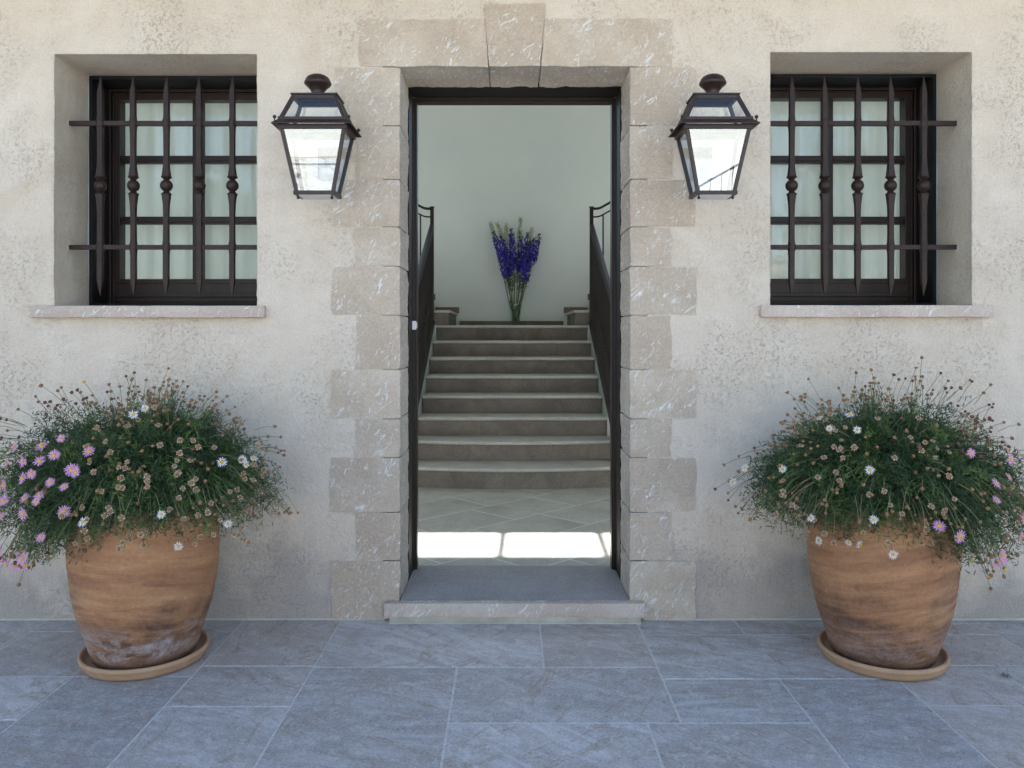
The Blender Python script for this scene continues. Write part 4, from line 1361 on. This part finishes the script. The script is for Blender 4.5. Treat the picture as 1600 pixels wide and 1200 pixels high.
for (a, b, kind), lab in zip(spikes, labs):
    P0 = D(*a); P1 = D(*b)
    dep = rf.uniform(-0.07, 0.05)
    P0.y = 6.0 + dep * 1.6; P1.y = 6.0 + dep
    foot = Vector((VP.x + rf.uniform(-0.038, 0.038), VP.y + rf.uniform(-0.028, 0.028), LZ + 0.016))
    mouth = Vector((VP.x + (P1.x - VP.x) * 0.42, VP.y + dep * 0.4, LZ + 0.27))
    mouth.x = max(VP.x - 0.07, min(VP.x + 0.07, mouth.x))
    root = thing('delphinium', lab, 'delphinium', foot, group='delphiniums in the glass vase')
    path = [foot, mouth, P1, P0]
    mb = MB(); mb.tube([p - foot for p in path], [0.005, 0.005, 0.0045, 0.002], 6)
    mb.build('stem', M['stem'], root, smooth=True, sharp=180)
    L = (P0 - P1).length
    ax = (P0 - P1).normalized()
    mb = MB()
    if kind == 0:
        n = int(L * 420)
        for i in range(n):
            u_ = rf.random() ** 0.9
            rad = 0.046 * (1 - 0.45 * u_) + 0.008
            if u_ > 0.9: rad *= 0.5
            o_ = rvec(rf); o_ = (o_ - ax * o_.dot(ax)).normalized()
            c = P1 + ax * L * u_ + o_ * rad * rf.uniform(0.55, 1.0)
            big_ = 0.020 * (1 - 0.35 * u_)
            if u_ > 0.86:
                mb.ball(c - foot, 0.0065, 6, 4, 1)
            else:
                nrm = (o_ + rvec(rf) * 0.35).normalized()
                t1 = nrm.orthogonal().normalized(); t2 = nrm.cross(t1)
                for q in range(5):
                    th = q * 2 * math.pi / 5 + rf.random()
                    dd = (t1 * math.cos(th) + t2 * math.sin(th)) + nrm * rf.uniform(0.0, 0.35)
                    leafpoly(mb, c - foot, dd, nrm, big_ * rf.uniform(0.9, 1.2), big_ * 0.42, 0)
                if rf.random() < 0.5:
                    leafpoly(mb, c - foot + nrm * 0.004, t1, nrm, 0.007, 0.003, 2)
        mb.build('blossoms', [M['blue'], M['darkbud'], M['whitepetal']], root)
    else:
        n = int(L * 620)
        for i in range(n):
            u_ = rf.random()
            rad = 0.030 * (1 - 0.6 * u_) + 0.004
            o_ = rvec(rf); o_ = (o_ - ax * o_.dot(ax)).normalized()
            c = P1 + ax * L * u_ + o_ * rad * rf.uniform(0.4, 1.0)
            leafpoly(mb, c - foot, o_ * 0.6 + ax, o_.cross(ax), rf.uniform(0.016, 0.028), 0.0055, 0)
            if rf.random() < 0.3: mb.ball(c - foot, 0.0048, 6, 4, 0)
        mb.build('blossoms', [M['palebud']], root)
    mb = MB()
    for i in range(60):
        u_ = rf.random()
        c = mouth.lerp(P1, 0.45 + 0.55 * u_) + rvec(rf) * 0.018
        d_ = (rvec(rf) + Vector((0, 0, 0.4)))
        leafpoly(mb, c - foot, d_, rvec(rf), rf.uniform(0.025, 0.05), 0.0045, 0)
    for i in range(7):
        c = foot.lerp(mouth, rf.random()) + Vector((rf.uniform(-.012, .012), rf.uniform(-.012, .012), 0))
        leafpoly(mb, c - foot, Vector((rf.uniform(-.3, .3), rf.uniform(-.3, .3), 1)), rvec(rf), 0.06, 0.004, 0)
    mb.build('leaves', [M['leaf']], root)

# ------------------------------------------------------------------ pots
def pot(x, y, mat, label_p, label_s, tilt, seed):
    root = thing('flower_pot', label_p, 'flower pot', (x, y, 0.026), rz=seed)
    prof = [(0.0005, 0.0), (0.186, 0.0), (0.192, 0.006), (0.199, 0.030), (0.214, 0.075), (0.232, 0.130), (0.248, 0.185), (0.261, 0.245), (0.2705, 0.31), (0.277, 0.375), (0.279, 0.43), (0.277, 0.485),
            (0.271, 0.535), (0.263, 0.572), (0.258, 0.590), (0.2605, 0.600), (0.256, 0.609), (0.244, 0.611), (0.236, 0.604), (0.238, 0.585), (0.250, 0.52), (0.252, 0.45)]
    # refine
    pr = []
    for i in range(len(prof) - 1):
        (r0, z0), (r1, z1) = prof[i], prof[i + 1]
        n = max(1, int(math.hypot(r1 - r0, z1 - z0) / 0.012))
        for q in range(n): pr.append((r0 + (r1 - r0) * q / n, z0 + (z1 - z0) * q / n))
    pr.append(prof[-1])
    pr = [(r_ + 0.0008 * math.sin(z_ * 170) if 0.03 < z_ < 0.58 else r_, z_) for r_, z_ in pr]
    mb = MB(); mb.lathe(pr, 120, wob=0.007)
    b = mb.build('pot_body', mat, root, smooth=True, sharp=60)
    mb = MB(); 
    n = 40; V = [(0, 0, 0.575)]; F = []
    for rr in (0.08, 0.16, 0.246):
        for q in range(n):
            th = 2 * math.pi * q / n
            V.append((rr * math.cos(th), rr * math.sin(th), 0.565 + 0.012 * noise.noise((rr * 30, q * .5, seed))))
    for q in range(n): F.append((0, 1 + q, 1 + (q + 1) % n))
    for a in range(2):
        for q in range(n): F.append((1 + a * n + q, 1 + (a + 1) * n + q, 1 + (a + 1) * n + (q + 1) % n, 1 + a * n + (q + 1) % n))
    mb.add(V, F); mb.build('soil', M['soil'], root, smooth=True)
    s = thing('saucer', label_s, 'saucer', (x, y, 0), group='clay saucers under the flower pots')
    mb = MB()
    sp = [(0.0005, 0.001), (0.212, 0.001), (0.222, 0.004), (0.232, 0.018), (0.2345, 0.030), (0.239, 0.033), (0.241, 0.040), (0.239, 0.047), (0.233, 0.050), (0.227, 0.048), (0.223, 0.040), (0.214, 0.026), (0.205, 0.0245), (0.0005, 0.0245)]
    mb.lathe(sp, 96, wob=0.004)
    mb.build('dish', M['saucer'], s, smooth=True, sharp=70)
    return root
pot(-1.478, -0.43, M['pot_left'], 'large terracotta pot with white lime bloom at its foot, left of the door', 'round clay saucer under the flower pot left of the door', 0, 0.5)
pot(1.462, -0.43, M['pot_right'], 'large terracotta pot with dark smoky bands and stains, right of the door', 'round clay saucer under the flower pot right of the door', 0, 2.1)

# flower heads (shared meshes)
def daisy(name, petal, R_, n=17, disc=0.0055, seed=0, droop=0.0):
    r_ = random.Random(seed); mb = MB()
    for q in range(n):
        th = 2 * math.pi * q / n + r_.uniform(-.08, .08)
        L = R_ * r_.uniform(0.86, 1.08); w = R_ * 0.105
        d = Vector((math.cos(th), math.sin(th), 0)); s_ = Vector((-d.y, d.x, 0))
        up = r_.uniform(-0.1, 0.28) - droop
        p0 = d * disc * 0.6; p1 = d * L * 0.6 + Vector((0, 0, L * 0.6 * up)); p2 = d * L + Vector((0, 0, L * up * 0.7))
        mb.add([p0 - s_ * w * .5, p0 + s_ * w * .5, p1 + s_ * w, p2 + s_ * w * .35, p2 - s_ * w * .35, p1 - s_ * w], [(0, 1, 2, 3, 4, 5)], 0)
    mb.lathe([(disc, -0.001), (disc * 1.02, 0.0015), (disc * .75, 0.004), (disc * .35, 0.0052), (0.0003, 0.0055)], 12, mi=1)
    mb.lathe([(0.001, -0.006), (disc * .8, -0.004), (disc, -0.001)], 10, mi=2)
    return mb.mesh(name, [petal, M['yellow'], M['stem']])
def dead(name, core_m, ruff, seed=0, size=0.0068):
    r_ = random.Random(seed); mb = MB()
    prof = [(0.0012, -size * 0.95), (size * .75, -size * 0.72), (size, -0.0015), (size * .98, 0.0018), (size * .62, size * 0.62), (0.0004, size * 0.78)]
    mb.lathe(prof, 10, wob=0.35)
    if ruff:
        n = 11
        for q in range(n):
            th = 2 * math.pi * q / n + r_.uniform(-.2, .2)
            d = Vector((math.cos(th), math.sin(th), 0)); s_ = Vector((-d.y, d.x, 0))
            p0 = d * size * .75; p1 = d * size * r_.uniform(1.35, 1.75) + Vector((0, 0, r_.uniform(-0.001, 0.004))); p2 = p1 + d * 0.0012 + Vector((0, 0, r_.uniform(-0.003, 0.001)))
            mb.add([p0 - s_ * .0016, p0 + s_ * .0016, p1 + s_ * .0021, p2, p1 - s_ * .0021], [(0, 1, 2, 3, 4)], 1)
    return mb.mesh(name, [core_m, M['ruff']])
HEAD = {
    'pink': [daisy('pink_daisy', M['pink'], 0.0215, disc=0.0070, seed=s) for s in (1, 2, 3)],
    'white': [daisy('white_daisy', M['whitepetal'], 0.0175, n=15, disc=0.0062, seed=s) for s in (4, 5)],
    'tan': [dead('seed_head', M['dead'], True, s, 0.0074) for s in (6, 7, 8)],
    'dark': [dead('seed_head', M['deaddark'], False, s, 0.0074) for s in (9, 10)],
    'brown': [dead('seed_head', M['dead'], False, s, 0.0074) for s in (11, 12)],
    'gold': [dead('flower_bud', M['yellow'], False, 13, 0.0068)],
}
NAMES = {'pink': 'pink_daisy', 'white': 'white_daisy', 'tan': 'seed_head', 'dark': 'seed_head', 'brown': 'seed_head', 'gold': 'flower_bud'}

def plant(cx, cy, side, label, seed, fresh):
    """side=-1: leans and trails to the left, +1 to the right"""
    r_ = random.Random(seed)
    base = Vector((cx, cy, 0.60))
    root = thing('marguerite_bush', label, 'bush', base, group='marguerite bushes in the terracotta pots')
    def surf(az, el):
        """distance from base to the foliage surface"""
        d = Vector((math.cos(el) * math.cos(az), math.cos(el) * math.sin(az), math.sin(el)))
        out = d.x * side            # 1 towards the trailing side
        a = 0.53 + 0.07 * max(0, out) ; b = 0.37 if d.y > 0 else 0.44
        c = 0.43 if el > 0 else 0.13 + 0.17 * max(0, out) ** 0.7
        rr = 1 / math.sqrt((d.x / a) ** 2 + (d.y / b) ** 2 + (d.z / c) ** 2)
        rr *= 1 + 0.15 * noise.noise(d * 2.1 + Vector((seed, 0, 0))) + 0.16 * noise.noise(d * 5.5 + Vector((0, seed, 0)))
        return rr, d
    leaves = MB(); LV = leaves.v; LF = leaves.f
    LM = []
    def blade(p, d, L, w, mi):
        n_ = rvec(r_)
        s_ = d.cross(n_)
        if s_.length < 1e-3: return
        s_.normalize()
        o = len(LV)
        m_ = p + d * (L * 0.55) + n_ * (L * 0.06)
        LV.extend([tuple(p), tuple(m_ + s_ * w), tuple(p + d * L), tuple(m_ - s_ * w)])
        LF.append((o, o + 1, o + 2, o + 3)); LM.append(mi)
    stems = MB()
    def mouth():
        th = r_.uniform(0, 2 * math.pi); rr = 0.21 * math.sqrt(r_.random())
        return Vector((rr * math.cos(th), rr * math.sin(th), 0.0))
    def curve(az, el, reach):
        rr, d = surf(az, el)
        end = d * rr * reach
        if reach > 1.0: end.z += 0.02
        m0 = mouth(); m0 = m0 * 0.6 + Vector((end.x, end.y, 0)).normalized() * min(0.2, 0.35 * Vector((end.x, end.y)).length)
        # leave upwards, arch over, end slightly pendulous
        mid = m0.lerp(end, 0.5) + Vector((0, 0, 0.10 + 0.14 * (1 - math.sin(max(0, el)))))
        pts = []
        for q in range(9):
            u_ = q / 8
            pts.append(m0 * (1 - u_) ** 2 + mid * 2 * u_ * (1 - u_) + end * u_ * u_)
        return pts, d
    def rand_dir(lowbias=0.0):
        az = r_.uniform(0, 2 * math.pi)
        lo = -0.46 if math.cos(az) * side > 0.1 else -0.16
        el = math.asin(max(-1, min(1, r_.uniform(math.sin(lo), 1.0))))
        return az, el
    def ok(p):   # keep clear of the wall and of the pot's own clay
        q = p + base
        if q.y > -0.015: return False
        if q.z < 0.60 and (p.x ** 2 + p.y ** 2) < 0.275 ** 2: return False
        return True
    # leafy shoots
    for i in range(2700):
        az, el = rand_dir()
        pts, d = curve(az, el, r_.uniform(0.62, 1.02))
        if not ok(pts[-1]): continue
        if i % 9 == 0:
            stems.tube(pts, [0.0016, .0016, .0015, .0014, .0013, .0012, .0011, .001, .0007], 4, 0, cap=False)
        fresh_ = 1 if r_.random() < 0.26 else 0
        for q in range(44):
            u_ = 0.38 + 0.62 * (r_.random() ** 0.75)
            f = u_ * 8; a = min(7, int(f)); p = pts[a].lerp(pts[a + 1], f - a)
            ax = (pts[a + 1] - pts[a]).normalized()
            dd = (ax * 0.30 + rvec(r_) * 1.0 + Vector((0, -0.12, 0.30))).normalized()
            p = p + rvec(r_) * 0.014
            if not ok(p + dd * 0.03): continue
            L = r_.uniform(0.015, 0.034)
            blade(p, dd, L, r_.uniform(0.0013, 0.0025), fresh_)
            if r_.random() < 0.35:   # lobes of the cut leaf
                blade(p + dd * L * 0.5, (dd + rvec(r_) * 0.8).normalized(), L * 0.5, 0.0012, fresh_)
    fo = leaves; fo.mi = LM
    o = fo.build('foliage', [M['leaf'], M['leaf2']], root); o['kind'] = 'stuff'
    # flowering stalks
    heads = []
    def head(az, el, reach, kind, face=True, rest=None):
        pts, d = curve(az, el, reach)
        if not ok(pts[-1]): return False
        e = pts[-1]
        if kind in ('tan', 'dark', 'brown', 'gold') and e.z + base.z < 0.30: return False
        stems.tube(pts[6:], [.0011, .0010, .0009], 4, 1 if kind != 'pink' and r_.random() < .35 else 0, cap=False)
        nrm = (d * 0.8 + Vector((0, -0.55 if face else -0.1, 0.35)) + rvec(r_) * 0.5).normalized()
        me = r_.choice(HEAD[kind])
        q = Vector((0, 0, 1)).rotation_difference(nrm)
        if rest is not None:
            sc_ = r_.uniform(0.65, 1.0); mt = {'tan': 0, 'brown': 0, 'dark': 1, 'gold': 3}.get(kind, 0)
            rest.add([e + q @ (v_.co * sc_) for v_ in me.vertices], [tuple(p_.vertices) for p_ in me.polygons])
            for a_, p_ in enumerate(me.polygons):
                rest.mi[len(rest.mi) - len(me.polygons) + a_] = 2 if p_.material_index == 1 else mt
            return True
        ob = bpy.data.objects.new(NAMES[kind], me)
        C.objects.link(ob); ob.parent = root
        ob.location = e; ob.rotation_mode = 'QUATERNION'; ob.rotation_quaternion = q @ Quaternion((0, 0, 1), r_.uniform(0, 6.28))
        s_ = r_.uniform(0.8, 1.15) * (1.0 if kind in ('pink', 'white') else 0.88); ob.scale = (s_, s_, s_)
        heads.append(e)
        return True
    cnt = 0; tries = 0; rest = MB()
    while cnt < 500 and tries < 5000:
        tries += 1
        az, el = rand_dir()
        if math.sin(az) > 0.15 and el < 0.8: continue      # those against the wall are never seen
        out = math.cos(az) * math.cos(el) * side
        if r_.random() < (0.15 if out > 0 else 0.0): continue
        # clusters
        k0 = ('tan' if r_.random() < 0.62 else 'brown') if out < 0.15 else ('dark' if (el > 0.25 and r_.random() < 0.7) else 'brown')
        if side > 0 and out < -0.1: k0 = 'brown' if r_.random() < 0.6 else 'tan'
        if r_.random() < 0.25: k0 = r_.choice(('brown', 'tan', 'dark'))
        if out > 0.1 and r_.random() < 0.07: k0 = 'gold'
        for c in range((1 if k0 == 'gold' else r_.choice((1, 1, 2, 3)))):
            reach = r_.uniform(1.0, 1.13) if r_.random() < 0.8 else r_.uniform(1.13, 1.30)
            if head(az + r_.uniform(-.10, .10), el + r_.uniform(-.08, .08), reach, k0 if r_.random() < .8 else 'brown', rest=rest if cnt >= 285 else None): cnt += 1
    o = rest.build('seed_heads', [M['dead'], M['deaddark'], M['ruff'], M['yellow']], root); o['kind'] = 'stuff'
    for kind, az, el in fresh:
        head(az, el, r_.uniform(1.06, 1.12), kind)
    stems.mi = [m for m in stems.mi]
    o = stems.build('stems', [M['stem'], M['drystem']], root, smooth=True, sharp=180); o['kind'] = 'stuff'
    return root

# fresh daisies: azimuth seen from above (-90deg is straight at the viewer), elevation
def rr_(a): return R(a)
lf = [('pink', rr_(a), rr_(e)) for a, e in (
    (-162, 32), (-168, 26), (-150, 22), (-112, 27), (-106, 30), (-100, 26), (-116, 22), (-95, 24), (-122, 12), (-128, 4), (-134, 0), (-118, 6), (-140, -2),
    (-168, -4), (-160, -10), (-172, -14), (-150, -14), (-140, -17), (-132, -16), (-126, -12), (-178, -8), (-146, -22), (-136, -21), (-155, 6), (-144, 12), (-120, 34), (-165, 10), (-170, 2), (-130, 16), (-137, 24), (-146, 30), (-124, 20), (-108, 12), (-112, -4), (-128, -8), (-133, 8), (-150, 2), (-118, -12), (-104, 36), (-142, 6), (-148, -6), (-98, 18), (-110, 20), (-115, 14), (-125, 26), (-138, 18), (-100, 8), (-120, -16), (-130, 10), (-152, 16), (-158, 0), (-145, -10), (-93, 34))]
lf += [('white', rr_(a), rr_(e)) for a, e in ((-66, 54), (-30, 24), (-26, 22), (-14, 22), (-60, 6), (-90, 4), (-38, 0), (-52, -10), (-72, 48), (-24, 20))]
plant(-1.478, -0.43, -1, 'sprawling marguerite bush with many pink daisies trailing left, in the left pot', 31, lf)
rf_ = [('white', rr_(a), rr_(e)) for a, e in ((-150, 44), (-142, 40), (-128, 42), (-120, 24), (-152, 18), (-168, 15), (-172, 9), (-140, 2), (-118, 4), (-148, -14), (-136, -18), (-130, -22), (-110, -14), (-135, 50))]
rf_ += [('pink', rr_(a), rr_(e)) for a, e in ((-74, 18), (-58, 20), (-60, 26), (-92, 2), (-84, -2), (-54, 4), (-40, -2), (-36, -12), (-44, -18), (-24, -8), (-26, 24), (-18, 20), (-22, 14), (-12, 30), (-30, 8), (-14, 10), (-48, -20), (-52, -22), (-34, 30), (-66, 12), (-50, 14), (-44, 8), (-38, 16), (-70, -8), (-46, -6), (-78, 30), (-28, 2))]
plant(1.462, -0.43, 1, 'dense marguerite bush with white daisies and brown seed heads, in the right pot', 47, rf_)

# fallen bits round the right-hand pot
mb = MB(); rl = random.Random(2)
for i in range(280):
    a = rl.gauss(0, 1); b = rl.gauss(0, 1)
    x = 1.78 + a * 0.17; y = -0.36 + b * 0.22
    if rl.random() < 0.25: x, y = rl.uniform(-0.9, 2.4), -rl.random() ** 2 * 1.0 - 0.02
    if (x - 1.462) ** 2 + (y + 0.43) ** 2 < 0.25 ** 2 or y > -0.02: continue
    th = rl.uniform(0, 6.28); d = Vector((math.cos(th), math.sin(th), 0.05))
    leafpoly(mb, Vector((x, y, 0.003)), d, Vector((0, 0, 1)), rl.uniform(0.006, 0.018), rl.uniform(0.001, 0.0022), 0 if rl.random() < .5 else 1)
o = mb.build('leaf_litter', [M['leaf'], M['drystem']])
tag(o, 'scattered withered leaf bits on the flags round the right pot', 'leaf litter', kind='stuff')
lfb = MB()
for th in (0.3, 1.4, 2.5, 3.5, 4.6, 5.6):
    leafpoly(lfb, Vector((0, 0, 0.003)), Vector((math.cos(th), math.sin(th), 0.15)), Vector((0, 0, 1)), 0.026, 0.004)
o = lfb.build('fallen_leaf', M['leaf'], loc=(1.845, -0.605, 0.001))
tag(o, 'small dark green lobed leaf lying alone on the flags right of the right pot', 'leaf')

# ------------------------------------------------------------------ what stands opposite (seen only in the glass)
m_ = MB(); m_.box(-9, 3.2, -13.3, -12.7, -0.05, 1.5); m_.box(-9.05, 3.25, -13.35, -12.65, 1.5, 1.6)
tag(m_.build('garden_wall', M['drystone']), 'pale dry stone garden wall reflected in the lantern glass', 'wall')
ow = thing('outbuilding', 'pale rendered outbuilding reflected in the lantern and window glass', 'building', (0, -21, 0))
mb = MB(); mb.box(-11, 11, -2.2, -1.6, -0.05, 3.4); mb.build('wall', M['farwall'], ow)
mb = MB(); mb.prism([(-3.2, 3.4), (-1.3, 3.4), (-3.2, 4.2)], -11.3, 11.3, 'x'); mb.build('roof', M['roof'], ow)
st = thing('garden_steps', 'pale outdoor steps with a thin rail reflected in the right lantern', 'steps', (3.6, -13.8, 0))
mb = MB()
for i in range(14):
    mb.box(i * 0.3, 4.4, 0.0, 1.2, i * 0.17 - 0.03, (i + 1) * 0.17 - 0.001)
mb.build('flight', M['farwall'], st)
mb = MB()
mb.tube([(0, 1.15, 1.0), (4.2, 1.15, 3.4)], 0.022, 6)
for i in range(20): mb.tube([(0.1 + i * .21, 1.15, 0.05 + i * .12), (0.1 + i * .21, 1.15, 1.05 + i * .12)], 0.009, 5)
mb.build('rail', M['iron'], st)

def tree(x, y, h, seed, label):
    r_ = random.Random(seed)
    root = thing('garden_tree', label, 'tree', (x, y, -0.05), group='garden trees reflected in the window panes')
    mb = MB(); mb.tube([(0, 0, 0), (0.06, 0.02, h * .3), (-0.05, 0.08, h * .55), (0.05, 0, h * .8)], [0.16, .12, .08, .03], 8)
    for i in range(7):
        th = r_.uniform(0, 6.28); z_ = h * r_.uniform(.3, .6)
        mb.tube([(0, 0, z_), (math.cos(th) * .5, math.sin(th) * .5, z_ + .5), (math.cos(th) * 1.1, math.sin(th) * 1.1, z_ + 1.2)], [.06, .04, .015], 6)
    mb.build('trunk', M['bark'], root)
    mb = MB()
    for i in range(5200):
        d = rvec(r_); rr = r_.random() ** .4
        k_ = 1 + .35 * noise.noise(d * 2 + Vector((seed, 0, 0)))
        p = Vector((d.x * h * .30, d.y * h * .30, d.z * h * .33)) * rr * k_ + Vector((0, 0, h * .66))
        leafpoly(mb, p, rvec(r_), rvec(r_), .14, .05)
    mb.build('crown', M['treeleaf'], root)
for x, y, h, s_, lb in ((-5.6, -10.2, 4.6, 1, 'bushy green tree reflected at the inner side of the left window'), (6.4, -9.6, 5.0, 2, 'bushy green tree reflected at the inner side of the right window'),
                    (9.6, -13.0, 6.0, 3, 'taller green tree standing at the far end of the courtyard'), (-10.5, -14.0, 6.5, 4, 'large green tree behind the dry stone wall')):
    tree(x, y, h, s_, lb)

bpy.context.view_layer.update()
